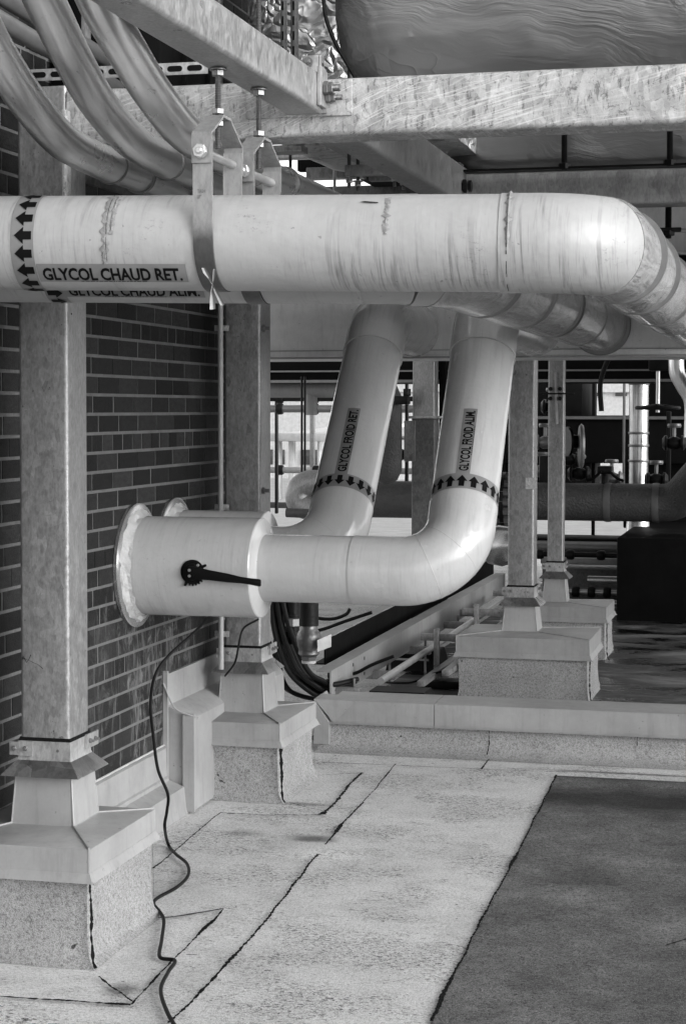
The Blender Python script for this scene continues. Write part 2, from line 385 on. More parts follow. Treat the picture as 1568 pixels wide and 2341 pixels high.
def mk_foil(name, lo, hi, rough, sc=1.0, wr=.03, crink=False):
    m = N(name, rough, .5)
    w_ = m.n('ShaderNodeTexNoise'); w_.inputs['Scale'].default_value = 3*sc; m.l(m.geo, w_.inputs['Vector'])
    ad = m.n('ShaderNodeVectorMath', operation='MULTIPLY_ADD'); m.l(w_.outputs['Color'], ad.inputs[0]); ad.inputs[1].default_value = (.5, .3, .22); m.l(m.geo, ad.inputs[2])
    def crease(scv, loc, wd_, lo_, hi_):
        n_ = m.noise(1, 3, .55, m.mp(scv, loc=loc, src=ad.outputs[0])); d_ = m.math('ABSOLUTE', m.math('SUBTRACT', n_, .5))
        return m.math('MULTIPLY', m.ramp(d_, [(0, 1), (wd_, .35), (wd_*3, 0)]), m.ramp(m.noise(1.9*sc, 3, .6, m.mp((1, 1, 1.6), loc=loc)), [(lo_, 0), (hi_, 1)]))
    mk2 = m.ramp(m.noise(2.6*sc, 3), [(.46, 0), (.6, 1)])
    f1 = m.noise(1, 6, .62, m.mp((1.3*sc, 3*sc, 11*sc), rot=(0, 0, 0), src=m.mp((1, 1, 1), rot=(0, R(-9), 0), src=ad.outputs[0])), .3)
    f2 = m.noise(1, 5, .6, m.mp((4*sc, 4*sc, 5*sc), loc=(2, 2, 2), src=ad.outputs[0]), .8)
    mk3 = m.ramp(m.noise(1, 3, .5, m.mp((.8*sc, 1.5*sc, 2.6*sc))), [(.44, .12), (.62, 1)])
    h = m.math('ADD', m.math('MULTIPLY', m.math('MULTIPLY', f1, mk3), .55), m.math('MULTIPLY', m.math('MULTIPLY', f2, mk2), .35)); h = m.math('ADD', h, m.math('MULTIPLY', crease((1.1*sc, 2*sc, 4*sc), (0, 0, 0), .005, .50, .66), .05))
    if crink: h = m.math('ADD', h, m.math('MULTIPLY', m.vor(13, m.mp((1, 1, 1.6), src=ad.outputs[0]), 'DISTANCE_TO_EDGE'), .9))
    m.color(m.ramp(m.noise(2.4, 5), [(.3, lo), (.7, hi)])); m.bump(h, wr); return m.m
FOILDK = mk_foil('dark wrinkled foil', .22, .27, .40, 1.0, .055); FOIL = mk_foil('bright crinkled foil', .6, .85, .3, 2.0, .05, True)

# ------------------------------------------------------------------ ground
def sheet(name, pts, z, mat, parent=None, label=None):
    m = MB().add([(x, y, z) for x, y in pts], [list(range(len(pts)))])
    return m.build(name, mat, parent, origin=(0, 0, z))
roof = struct(sheet('ground', [(-60, -30), (60, -30), (60, 120), (-60, 120)], 0, ROOF), 'light grey granulated flat roof membrane')
g = lambda px, py: P(px, py, Z=0)
edge = [(940, 2440), (985, 2341), (1040, 2225), (1115, 2080), (1180, 1960), (1230, 1858), (1272, 1775)]
ept = [g(*e) for e in edge]
far = ept[-1]
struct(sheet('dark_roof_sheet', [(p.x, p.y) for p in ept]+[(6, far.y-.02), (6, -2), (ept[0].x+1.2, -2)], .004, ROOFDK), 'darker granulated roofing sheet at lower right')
struct(sheet('far_roof', [(-2.2, 8.2), (14, 8.2), (14, 17.5), (-2.2, 17.5)], .004, WET_SHADE), 'stained wet roof beyond the low curb, shade darkened into its colour')

# seams of bitumen squeezed out of the laps
def ribbon(mb, pts, w0, z=.0075, jag=.35, seed=1, normal=None):
    rnd = random.Random(seed); pts = [Vector(p) for p in pts]; dense = []
    for a, b in zip(pts, pts[1:]):
        n = max(2, int((b-a).length/.006))
        dense += [a+(b-a)*k/n for k in range(n)]
    dense.append(pts[-1]); vs = []; nn = Vector(normal) if normal else Vector((0, 0, 1))
    for i, p in enumerate(dense):
        t = (dense[min(i+1, len(dense)-1)]-dense[max(i-1, 0)]).normalized(); s = t.cross(nn).normalized()
        big = noise.noise(p*4+Vector((seed*3.1, 0, 0))); k = w0*(.45+1.5*max(0, big)**1.3+.45*noise.noise(p*60+Vector((seed, 0, 0)))+jag*rnd.uniform(-.6, .6))*.5; k = max(k, w0*.1)
        off = s*(noise.noise(p*7+Vector((0, seed, 0)))*.006+noise.noise(p*45+Vector((0, seed, 0)))*.002)
        q = p+off
        if not normal: q.z = z if q.z < .02 else q.z
        vs += [q-s*k, q+s*k]
    mb.add(vs, [(2*i, 2*i+1, 2*i+3, 2*i+2) for i in range(len(dense)-1)])
seams = MB()
lines = [([(385,2345),(450,2285),(520,2210),(620,2095),(700,1990),(780,1890),(830,1838)], .016, 1),
 ([(830,1838),(868,1795),(905,1750)], .009, 2), ([e for e in edge[1:]], .012, 3),
 ([(-10,2283),(90,2289),(200,2297),(300,2303)], .020, 4), ([(300,2303),(312,2290),(345,2255),(400,2195),(512,2084)], .010, 5),
 ([(225,2238),(252,2262),(275,2276),(305,2297)], .012, 6), ([(362,2104),(400,2102),(440,2095),(512,2082)], .011, 7),
 ([(350,1990),(385,1963),(422,1930),(505,1861)], .011, 8), ([(505,1862),(600,1867),(735,1867)], .016, 9),
 ([(735,1866),(765,1840),(785,1815),(812,1783),(828,1770)], .024, 10), ([(722,1776),(760,1774),(828,1771)], .007, 11),
 ([(660,1838),(700,1850),(738,1858)], .006, 21),
 ([(350,1923),(380,1925),(415,1934)], .006, 12), ([(735,1746),(900,1753),(1105,1762),(1270,1768)], .011, 13), ([(1270,1768),(1420,1772),(1600,1782)], .008, 14),
 ([(770,1855),(828,1846)], .005, 15), ([(1170,1964),(1183,1960)], .008, 16), ([(1520,2165),(1540,2160),(1580,2150)], .013, 17),
 ([(535,1940),(552,1943),(568,1947)], .007, 18), ([(1100,1762),(1118,1738)], .010, 19), ([(52,2336),(66,2336)], .014, 20)]
for pts, wd, sd_ in lines: ribbon(seams, [g(*p) for p in pts], wd, seed=sd_)
rnd = random.Random(5)
for i in range(150):                                     # small chips and flecks lying on the sheets
    p = g(rnd.uniform(380, 1250), rnd.uniform(1790, 2340)); l = rnd.uniform(.003, .012)
    a = rnd.uniform(-.5, .5); ribbon(seams, [p, p+Vector((l*math.cos(a), l*math.sin(a), 0))], rnd.uniform(.003, .006), seed=30+i)
so_ = seams.build('seam', BITUMEN, roof, origin=(0,0,0))

# dirt cricket / blister on the membrane
bl = MB(); c = g(712, 1945); n = 28; rings = []
for j in range(9):
    r = .16*j/8; rings.append([c+Vector((r*1.5*math.cos(2*math.pi*i/n), r*math.sin(2*math.pi*i/n), .001+.012*math.cos(min(1, j/8)*math.pi/2)**2)) for i in range(n)])
bl.loft(rings, True, False, True); bl.build('blister', ROOF, roof)

# ------------------------------------------------------------------ brick wall on the left
XW = -2.334
wall = thing('brick_wall', 'dark brick wall with pale mortar joints receding behind the steel columns', 'wall', (XW, 5.5, 0))
mb = MB(); tones = []; course = .0703; YE = 8.0
course = .0667; za = P(195, 717.5, X=XW).z; za -= course*int((za-.2)/course)
kh = int(round((P(195, 717.5, X=XW).z-za)/course))-1   # a header course every sixth
rb = random.Random(3)
z = za; k = 0
while z < 3.9:
    hd = ((k-kh) % 6 == 0); L = .098 if hd else .196
    y = 3.2 - (.05 if k % 2 else .0) - rb.uniform(0, .03)
    while y < YE:
        y1 = min(y+L-.010+rb.uniform(-.003, .003), YE); dx = rb.uniform(-.001, .001)
        if y1-y > .02:
            mb.box(XW-.06, XW+dx, y, y1, z, z+course-.011); tones += [rb.random()**1.6]*6
        y += L
    z += course; k += 1
bo = mb.build('bricks', BRICK, wall, origin=(XW, 5.5, 0))
at = bo.data.attributes.new('tone', 'FLOAT', 'FACE'); at.data.foreach_set('value', tones)
MB().box(XW-.25, XW-.0022, 3.2, YE-.005, 0, 4.0).build('mortar', MORTAR, wall)

# wall base flashing with sloped ledge
def prism_y(mb, prof, y0, y1):
    a = [(x, y0, z) for x, z in prof]; b = [(x, y1, z) for x, z in prof]; return mb.loft([a, b])
wf = thing('wall_flashing', 'pale sheet metal flashing folded along the foot of the brick wall', 'flashing', (XW, 5.8, 0))
prism_y(MB(), [(XW+.002, .255), (XW+.014, .25), (XW+.018, .13), (XW+.085, .105), (XW+.095, .02), (XW+.10, .001), (XW+.002, .001)], 3.3, 6.58).build('base_flashing', SHEET, wf)
prism_y(MB(), [(XW+.018, .145), (XW+.026, .140), (XW+.026, .12), (XW+.018, .12)], 3.3, 6.57).build('seam_strip', SHEET, wf)
sf = thing('step_flashing', 'tall folded metal flashing stepping up the wall beside the middle curb box', 'flashing', (XW+.05, 6.7, 0))
mb = MB(); prism_y(mb, [(XW+.002, .53), (XW+.010, .53), (XW+.013, .41), (XW+.085, .38), (XW+.105, .36), (XW+.115, .01), (XW+.002, .01)], 6.59, 7.9); mb.build('upstand', SHEET, sf)
MB().box(XW+.08, XW+.125, 6.575, 6.59, .01, .385).build('corner_fold', SHEET, sf)
mb = MB(); mb.box(XW+.002, XW+.02, 6.572, 6.587, .01, .545); mb.build('corner_fold', SHEET, sf)
p = [(XW+.004, 6.57, .50), (XW+.05, 6.565, .41), (XW+.10, 6.57, .385), (XW+.135, 6.585, .375)]
MB().tube(smooth_path(p, 5), .0035, 8).build('folded_lip', SHEET, sf)
# sealant line where flashing meets brick
MB().tube([(XW+.006, 3.3, .262), (XW+.006, 6.57, .262)], .004, 8).build('sealant_bead', CAULK, wf)

SKIRT = mk_galv('tarnished skirt steel', .07, .30, .6, .3, 12)
# ------------------------------------------------------------------ curb boxes with cap, tapered flashing and storm collar
def ring_rect(cx, cy, hx, hy, z): return [(cx-hx, cy-hy, z), (cx+hx, cy-hy, z), (cx+hx, cy+hy, z), (cx-hx, cy+hy, z)]
def curb_box(label, colx, coly, x0, x1, y0, y1, ztop=.33, pw=.096, cw=.076, zp=.488, ch=.085, fl=1.0):
    cx, cy, hx, hy = (x0+x1)/2, (y0+y1)/2, (x1-x0)/2, (y1-y0)/2
    t = thing('curb_box', label, 'curb box', (cx, cy, 0), 'membrane clad curb boxes under the steel posts')
    # body with cant at its foot, gently uneven
    rings = []; n = 14
    for zz, e in ((.0, .034*fl), (.005, .028*fl), (.016, .016*fl), (.03, .007), (.055, .002), (.12, 0), (.18, 0), (ztop-.085, 0), (ztop-.02, -.002)):
        ring = []
        cor = [(-1, -1), (1, -1), (1, 1), (-1, 1)]
        for i in range(4):
            a, b = cor[i], cor[(i+1) % 4]
            for k in range(n):
                q = k/n; sx = a[0]+(b[0]-a[0])*q; sy = a[1]+(b[1]-a[1])*q
                wv = noise.noise(Vector((sx*hx*6+cx, sy*hy*6+cy, zz*8)))*.006
                ring.append((cx+sx*(hx+e+wv-.012), cy+sy*(hy+e+wv-.012), zz+(.006*noise.noise(Vector((sx*3, sy*3, cx))) if zz < .01 else 0)))
        rings.append(ring)
    MB().loft(rings, True, False, True).build('body', MEMB, t, angle=50)
    m = MB(); m.loft([ring_rect(cx, cy, hx+.013, hy+.013, ztop-ch-.008), ring_rect(cx, cy, hx+.003, hy+.003, ztop-ch+.016), ring_rect(cx, cy, hx, hy, ztop-ch+.018),
        ring_rect(cx, cy, hx, hy, ztop-.002), ring_rect(cx, cy, hx-.003, hy-.003, ztop), ring_rect(colx, coly, pw-.01, pw-.01, ztop+.012)])
    m.build('cap', SHEET, t)
    m = MB()                                   # standing hip seams and drip-corner tabs
    for sx, sy in ((1,-1), (-1,-1), (1,1)):
        a = Vector((cx+sx*(hx-.002), cy+sy*(hy-.002), ztop+.001)); b = Vector((colx+sx*pw, coly+sy*pw, ztop+.013))
        m.tube([a, b], .0035, 6); m.tube([a, a-Vector((0, 0, ch))], .0035, 6)
        e = a+Vector((sx*.022, sy*.012, -ch-.012)); m.add([a-Vector((0,0,ch-.01)), a-Vector((sx*.03, 0, ch+.006)), e, a-Vector((0, sy*.03, ch+.006))], [(0,1,2),(0,2,3),(1,3,2)])
    m.build('cap_seam', SHEET, t)
    m = MB(); zb = ztop+.006
    m.loft([ring_rect(colx, coly, pw+.012, pw+.012, zb+.001), ring_rect(colx, coly, pw, pw, zb+.007), ring_rect(colx, coly, cw+.009, cw+.009, zp+.02)], True, False); 
    for sx, sy in ((1,-1), (1,1), (-1,-1)): m.tube([(colx+sx*pw, coly+sy*pw, zb+.006), (colx+sx*(cw+.009), coly+sy*(cw+.009), zp)], .003, 6)
    m.build('tapered_flashing', SHEET, t)
    m = MB(); c0 = cw+.004
    m.loft([ring_rect(colx, coly, cw+.044, cw+.044, zp-.004), ring_rect(colx, coly, cw+.042, cw+.042, zp), ring_rect(colx, coly, c0+.003, c0+.003, zp+.038)], True, False); m.build('collar_skirt', SKIRT, t)
    m = MB(); m.loft([ring_rect(colx, coly, c0+.004, c0+.004, zp+.036), ring_rect(colx, coly, c0, c0, zp+.044), ring_rect(colx, coly, c0, c0, zp+.094), ring_rect(colx, coly, c0-.003, c0-.003, zp+.096)], True, False)
    col = m.build('storm_collar', GALV, t)
    m = MB(); m.loft([ring_rect(colx, coly, c0+.0005, c0+.0005, zp+.094), ring_rect(colx, coly, cw+.001, cw+.001, zp+.104)], True, False); m.build('sealant', BITUMEN, col)
    m = MB(); m.box(colx-cw-.03, colx-cw-.004+.0, coly-c0-.006, coly-c0-.001, zp+.052, zp+.09); m.box(colx+c0+.001, colx+c0+.006, coly+cw-.045, coly+cw+.05, zp+.055, zp+.097)
    m.box(colx-c0-.001, colx-.035, coly-c0-.005, coly-c0-.002, zp+.05, zp+.092); m.build('tab', GALV, col)
    m = MB()
    for q in ((colx-cw+.02, coly-c0-.005, zp+.072), (colx-cw-.015, coly-c0-.006, zp+.072)): m.hexnut(q, (0,-1,0), .008, .006); m.tube([q, Vector(q)+Vector((0,-.012,0))], .004, 8)
    for q in ((colx+c0+.006, coly+cw-.02, zp+.076), (colx+c0+.006, coly+cw+.02, zp+.076)): m.hexnut(q, (1,0,0), .008, .006); m.tube([q, Vector(q)+Vector((.014,0,0))], .004, 8)
    m.lathe((colx+cw*.55, coly-c0-.0005, zp+.068), (0,-1,0), [(0, .0045), (.001, .004)], 10)
    m.build('bolt', STEELDK, col)
    m = MB(); ribbon(m, [(x1-.002, y0+.004, ztop-.085), (x1-.001, y0+.003, .1), (x1+.001, y0+.001, .05), (x1+.008, y0-.008, .02), (x1+.02, y0-.02, .008)], .013, normal=(.5, -.85, 0), seed=int(cx*50))
    ribbon(m, [(x1-.010, y1-.008, ztop-.085), (x1-.008, y1-.006, .06)], .006, normal=(1, 0, 0), seed=9)
    for v in m.v: v += Vector((.006, -.006, 0))
    m.build('corner_seam', BITUMEN, t)
    return t
curb_box('large pale metal capped curb box nearest the camera at lower left', -2.103, 4.984, -2.327, -1.878, 4.686, 5.22)
curb_box('metal capped curb box under the middle column beside the brick wall', -2.157, 7.11, -2.278, -1.948, 6.85, 7.40, .312)
c3 = P(1346, 1600, Y=9.5); c3l = P(1041, 1600, Y=9.5); q3 = P(1192, 1000, Y=9.74)
X3 = q3.x
curb_box('wide curb box beyond the long low curb under the thick galvanised post', X3, 9.79, c3l.x, c3.x, 9.5, 10.08, .345, .094, .070, .498, .100, .25)
c4 = P(1385, 1400, Y=11.25); q4 = P(1272, 1000, Y=11.5); X4 = q4.x
curb_box('farthest curb box half hidden behind the wide one', X4, 11.5, X4-.30, c4.x, 11.25, 11.75, .325, .075, .052, .488, .085, .25)

# ------------------------------------------------------------------ long low curb across the roof
kb = thing('long_curb', 'long low membrane curb with pale metal coping crossing the roof', 'curb', (1, 8.0, 0))
XL = P(722, 1700, Y=8.0).x; XC = P(757, 1700, Y=8.0).x
m = MB(); prof = [(8.00, .14), (7.998, .06), (7.985, .03), (7.95, .008), (7.90, .001), (8.2, .001), (8.2, .2), (8.00, .2)]
m.loft([[(x, y, z) for y, z in prof] for x in (XL+.02, 0, 3, 9)]); m.build('body', MEMB, kb)
m = MB()
for x0, x1 in ((XC, P(994, 1630, Y=8).x-.001), (P(994, 1630, Y=8).x+.002, 9)):
    pr = [(7.965, .124), (7.978, .132), (7.980, .222), (7.984, .228), (8.21, .235), (8.21, .13)]
    m.loft([[(x0, y, z) for y, z in pr], [(x1, y, z) for y, z in pr]])
m.build('coping', SHEET, kb)
m = MB(); m.loft([[(XL, 7.962, .03), (XC-.002, 7.962, .03), (XC-.002, 7.962, .13), (XL, 7.968, .232)], [(XL, 8.2, .03), (XC-.002, 8.2, .03), (XC-.002, 8.2, .13), (XL, 8.2, .236)]])
m.add([(XL, 7.968, .2325), (XC+.02, 7.972, .127), (XC+.12, 7.978, .2285), (XC+.1, 8.1, .2365), (XL, 8.1, .2365)], [(0,1,2), (0,2,3,4)])
m.build('end_piece', SHEET, kb)
m = MB(); xs = P(1117, 1700, Y=8).x; ribbon(m, [(xs, 7.994, .135), (xs+.004, 7.992, .06), (xs-.004, 7.96, .012)], .007, normal=(0,-1,0), seed=3)
xs = P(1456, 1700, Y=8).x; ribbon(m, [(xs, 7.994, .13), (xs, 7.993, .08)], .006, normal=(0,-1,0), seed=4); m.build('lap_seam', BITUMEN, kb)

# ------------------------------------------------------------------ steel posts and beams
def post(label, x, y, wd, z0, z1, mat=GALVCOL, group='galvanised square steel posts'):
    t = thing('steel_post', label, 'post', (x, y, z0), group)
    hss((x, y, z0), (x, y, z1), wd, wd, .012 if wd > .12 else .008, up=(0,1,0)).build('tube', mat, t)
    return t
YB, ZB, HB = 4.908, H+.7516, .156
post1 = post('thick galvanised square post at far left in front of the brick wall', -2.103, YB+.076, .152, .40, ZB+HB+.012)
m = MB(); 
for q in ((-2.027, YB+.03, P(182, 720, Y=5).z),): m.lathe(q, (1,0,0), [(0,.003),(.002,.002)], 8)
m.build('hole', BLACK, post1)
post2 = post('galvanised square post standing on the middle curb box', -2.157, 7.11, .152, .40, ZB-.002)
m = MB()
for yy in (750, 1122):
    q = P(617, yy, Y=7.06); q.x = -2.081; m.hexnut(q, (1,0,0), .014, .012); m.tube([q, q+Vector((.03,0,0))], .007, 8)
m.build('bolt', STEELDK, post2)
post3 = post('thick mottled galvanised post on the wide curb box beyond the long curb', X3, 9.79, .140, .40, 2.75)
m = MB(); q = P(1213, 1105, Y=9.71); m.box(q.x-.03, q.x+.032, 9.714, 9.717, q.z-.03, q.z+.03); m.build('taped_patch', CAULK, post3)
post4 = post('thinner far post with a rod fixed to its face', X4, 11.5, .098, .40, 2.75)
m = MB(); q = P(1269, 900, Y=11.44); m.tube([(q.x, 11.44, q.z+.13), (q.x+.01, 11.44, q.z-.19)], .010, 8); m.build('rod', STEELDK, post4)
m = MB()
for dz in (.03, -.03):
    for dx in (-.03, .03): m.hexnut((q.x+dx, 11.44, q.z+dz), (0,-1,0), .014, .02)
m.tube([(q.x-.10, 11.43, q.z), (q.x+.12, 11.43, q.z)], .005, 8); m.build('clamp_bolt', CAST, post4)

b1 = thing('cross_beam', 'broad scratched galvanised beam crossing the picture above the pipes', 'beam', (0, YB, ZB), 'steel rack beams')
hss((-2.026, YB+.076, ZB+HB/2), (2.6, YB+.076, ZB+HB/2), .152, HB, .014).build('tube', ZINC, b1)
# splice plate with lip where the two beams meet
m = MB(); A = P(563, 165, Y=YB-.005); B = P(805, 262, Y=YB-.005)
zt, zbm = ZB+HB-.006, P(805, 264, Y=YB).z
m.bbox(A.x, B.x, YB-.0095, YB-.0012, zbm, zt, .002); m.build('splice_plate', ZINC, b1)
XR, BW_, BH = -1.268, .107, .108; ZY = H+.809
b2 = thing('hanger_beam', 'slanting square galvanised beam carrying the two pipe hangers overhead', 'beam', (XR-BW_/2, 3.5, ZY), 'steel rack beams')
hss((XR-BW_/2, .8, ZY+BH/2), (XR-BW_/2, YB-.024, ZY+BH/2), BW_, BH, .013).build('tube', GALV, b2)
m = MB(); m.bbox(XR-BW_-.0, XR+.012, YB-.023, YB-.0115, ZY-.0, ZY+BH+.004, .002)
m.bbox(XR-.001+.002, XR+.012, YB-.085, YB-.024, ZY+.012, ZY+BH+.01, .002); m.build('end_plate', GALV, b2)
m = MB()
for dy, dz, s in ((-.055, .062, 1), (-.032, .040, .8)):
    q = Vector((XR+.0125, YB+dy, ZY+dz)); m.hexnut(q, (1,0,0), .019*s, .014); m.hexnut(q+Vector((.014,0,0)), (1,0,0), .016*s, .012)
    m.lathe(q, (1,0,0), [(j*.002, .009*s+(.0012 if j % 2 else 0)) for j in range(24)], 12)
m.build('bolt', STEELDK, b2)
# strut stub bracket standing on the beam
br = thing('strut_bracket', 'pale upright channel bracket bolted on top of the broad beam', 'bracket', P(712, 185, Y=YB+.02))
q0 = P(690, 185, Y=YB+.03); q1 = P(735, 125, Y=YB+.03)
m = MB(); m.bbox(q0.x, q1.x-.008, YB+.03, YB+.035, ZB+HB+.001, q1.z, .002); m.bbox(q1.x-.008, q1.x-.003, YB+.03, YB+.072, ZB+HB+.001, q1.z, .002); m.build('channel', GALV, br)
m = MB(); q = P(704, 142, Y=YB+.028); m.lathe(q, (0,-1,0), [(0,.014),(.003,.014)], 16); m.hexnut(q+Vector((0,-.003,0)), (0,-1,0), .009, .008); m.tube([q, q+Vector((0,-.02,0))], .005, 8); m.build('bolt', STEELDK, br)
m = MB()
for zz in (.012, .048): m.lathe((q1.x-.0028, YB+.053, ZB+HB+zz), (1,0,0), [(0,.006),(.0006,.006)], 10)
m.build('slot', BLACK, br)

for i, (x_, pts) in enumerate(((0, [(103,1503),(112,1507),(125,1512),(140,1520),(152,1528)]), (0, [(50,1508),(55,1500),(62,1512),(70,1496)]))):
    m = MB(); ribbon(m, [P(a_, b_, Y=YB-.0012) for a_, b_ in [(q_[0]-(52 if i == 0 else 0), q_[1]) for q_ in pts]], .0022, normal=(0, -1, 0), seed=i+2); m.build('scratch', INK, post1)
# second frame line above the middle post
b3 = thing('cross_beam', 'mottled second cross beam behind the bend of the large white pipe', 'beam', (0, 7.03, ZB), 'steel rack beams')
YB2 = 7.03; ZB2 = P(1300, 470, Y=YB2).z; HB2 = P(1300, 390, Y=YB2).z-ZB2
xl = P(1040, 430, Y=YB2).x
hss((xl, YB2+.076, ZB2+HB2/2), (5, YB2+.076, ZB2+HB2/2), .152, HB2, .012).build('tube', mk_galv('mottled grey steel', .26, .48, .3, .5, 25), b3)
m = MB(); m.bbox(xl-.01, xl-.001, YB2-.03, YB2+.16, ZB2-.01, ZB2+HB2+.01); m.build('end_plate', CAULK, b3)
b4 = thing('hanger_beam', 'square beam running back under the foil duct to the second cross beam', 'beam', (-1.4, 6, ZY), 'steel rack beams')
hss((-1.30, YB+.155, ZB2+.08), (-1.30, 7.6, ZB2+.08), .107, .15, .013).build('tube', GALVCOL, b4)
b5 = thing('stub_beam', 'short beam stub ending above the bolted strut pair', 'beam', (-1.5, 5.8, H+.9), 'steel rack beams')
e5 = P(874, 371, X=-1.47)
hss((-1.525, YB+.155, e5.z+.055), (-1.525, e5.y, e5.z+.055), .11, .11, .014).build('tube', GALV, b5)

# trapeze strut with nuts under the stub
tr = thing('strut_trapeze', 'pair of short strut channels hung on threaded rods with bright nuts', 'strut', P(865, 400, Y=6.3))
q0 = P(788, 377, Y=6.25); q1 = P(932, 377, Y=6.25); q2 = P(788, 402, Y=6.25)
m = MB(); m.bbox(q0.x, q1.x, 6.25, 6.29, q2.z, q0.z, .003); m.build('channel', GALV, tr)
m = MB(); m.bbox(q0.x+.06, q1.x+.03, 6.36, 6.40, q2.z-.006, q0.z-.006, .003); m.build('channel', GALVCOL, tr)
m = MB(); m2 = MB()
for px, yy, z0 in ((798, 6.27, 430), (902, 6.27, 426), (818, 6.38, 437), (922, 6.38, 433)):
    q = P(px, z0-30, Y=yy); m.tube([(q.x, yy, P(px, z0, Y=yy).z), (q.x, yy, q0.z+.35)], .0065, 8); m2.hexnut((q.x, yy, q2.z-.022), (0,0,1), .013, .016); m2.lathe((q.x, yy, q2.z-.005), (0,0,1), [(0,.02),(.003,.02)], 12)
m.build('threaded_rod', RODM, tr); m2.build('nut', STEEL, tr)

# ------------------------------------------------------------------ threaded rods and clevis hangers
def threaded(mb, a, b, r=.0065):
    a, b = Vector(a), Vector(b); L = (b-a).length; n = int(L/.002)
    mb.lathe(a, b-a, [(L*k/n, r+(.0009 if k % 2 else -.0005)) for k in range(n+1)], 14)
# ------------------------------------------------------------------ the two hot pipes running across the picture
RA = .1133
A0 = P(100, 556, D=4.43); A1 = P(1150, 556, D=4.255); ua = (A1-A0).normalized()
def alongX(x, A=A0): return A+ua*((x-A.x)/ua.x)
XE = -.434
Ca = alongX(XE); Aend = Vector((XE, 8.2, Ca.z-.0)); pa0 = alongX(-3.0)
hot1 = thing('glycol_pipe', 'large white jacketed pipe across the front marked GLYCOL CHAUD RET.', 'pipe', (Ca.x-.9, Ca.y, Ca.z-RA), 'insulated glycol pipes')
path = fillet([pa0, Ca, Aend], .17, 16)
# the jacket: straight run, bend, then the film covered run going back
def split(path, x):  # index where bend ends (direction close to +Y)
    for i in range(len(path)-1):
        if abs((path[i+1]-path[i]).normalized().y) > .93: return i
i1 = split(path, 0)
front = path[:i1+1]
st0 = front[0]; xs1 = P(1157, 556, D=4.25).x
pj = [alongX(x) for x in (-3.0, P(165*1.53, 556, D=4.4).x)]
MB().tube([pa0, alongX(xs1)], RA, 96).build('jacket', PVC, hot1)
MB().tube([alongX(xs1-.012)]+front[1:], RA+.0022, 96).build('elbow_cover', PVC, hot1)
MB().tube([path[i1-1], path[i1], Aend], RA+.004, 64).build('film_wrap', FILM, hot1)
def ring(mb, p, u, r, wd=.008, h=.003, n=48): mb.lathe(Vector(p)-Vector(u)*wd/2, u, [(0, r-.004), (0, r+h*.6), (wd*.25, r+h), (wd*.75, r+h), (wd, r+h*.6), (wd, r-.004)], n)
m = MB()
for yy in (4.62, 5.15, 5.9, 6.6): ring(m, (XE, yy, Ca.z), (0, 1, 0), RA+.004, .008, .003, 48)
m.build('band', STEELDK, hot1)
# caulked joints, irregular
def blob_ring(mb, cyl, d, w0, t0, t1, seed, off=.0012, n=60):
    vs = []
    for i in range(n+1):
        t = t0+(t1-t0)*i/n; a = w0*(.5+.9*noise.noise(Vector((i*.22, seed, 0)))); b = w0*(.5+.9*noise.noise(Vector((i*.22, seed+7, 3))))
        vs += [cyl.at(d-max(.001, a), t, off), cyl.at(d, t, off*2.2), cyl.at(d+max(.001, b), t, off)]
    mb.add(vs, [f for i in range(n) for f in ((3*i, 3*i+1, 3*i+4, 3*i+3), (3*i+1, 3*i+2, 3*i+5, 3*i+4))], True)
cy1 = Cyl(pa0, alongX(XE-.2), RA)
dd = lambda px: cy1.find(px, 0)
m = MB(); blob_ring(m, cy1, dd(240), .016, -.035, .15, 2); blob_ring(m, cy1, dd(255), .009, .02, .15, 12); blob_ring(m, cy1, dd(236), .006, -.05, -.02, 5)
blob_ring(m, cy1, dd(880), .011, .02, .13, 6); m.build('caulk_smear', flat('smeared grey caulk', .24, .5, 0, .006), hot1)
m = MB(); blob_ring(m, cy1, dd(1159), .010, .0, .16, 8, .004); m.build('joint_sealant', flat('joint sealant', .22, .5, 0, .004), hot1)
m = MB()
for i, px in enumerate((243, 1157)):
    d0 = dd(px)
    for k in range(40):
        t = (-.16 if i else -.045)+(.32 if i else .20)*k/40; w_ = .0011*(1 if i else .6)*(.6+.8*abs(noise.noise(Vector((k*.5, px, 0)))))
        if noise.noise(Vector((k*.3, px, 5))) > -.15: cy1.patch(m, d0-w_+.002*noise.noise(Vector((k*.2, px, 0))), d0+w_+.002*noise.noise(Vector((k*.2, px, 0))), t, t+.0085, .0048 if i else .0032, 1, 2)
m.build('joint_line', INK, hot1)
m = MB(); d0 = dd(815); cy1.poly(m, [(d0, .108), (d0+.012, .111), (d0+.042, .107), (d0+.045, .103), (d0+.012, .106)], .003); m.build('lifted_edge', INK, hot1)
# label and arrow band
def arrows(mb, cyl, d, n, pitch, L, Wd, off, dirn=1, t0=0):
    for i in range(n):
        t = t0+(i-(n-1)/2)*pitch
        hw, sw = Wd*.56, Wd*.27
        m_ = 12
        for k in range(m_):                                   # head and shaft in strips that hug the curve
            for ta_, tb_ in ((-hw+2*hw*k/m_, -hw+2*hw*(k+1)/m_),):
                mb.add([cyl.at(d-dirn*L*.02, t+ta_, off), cyl.at(d+dirn*L*(-.02+.48*(1-abs(ta_)/hw)), t+ta_, off), cyl.at(d+dirn*L*(-.02+.48*(1-abs(tb_)/hw)), t+tb_, off), cyl.at(d-dirn*L*.02, t+tb_, off)], [(0, 1, 2, 3)])
            ta_, tb_ = -sw+2*sw*k/m_, -sw+2*sw*(k+1)/m_
            mb.add([cyl.at(d-dirn*L*.46, t+ta_, off), cyl.at(d-dirn*L*.01, t+ta_, off), cyl.at(d-dirn*L*.01, t+tb_, off), cyl.at(d-dirn*L*.46, t+tb_, off)], [(0, 1, 2, 3)])
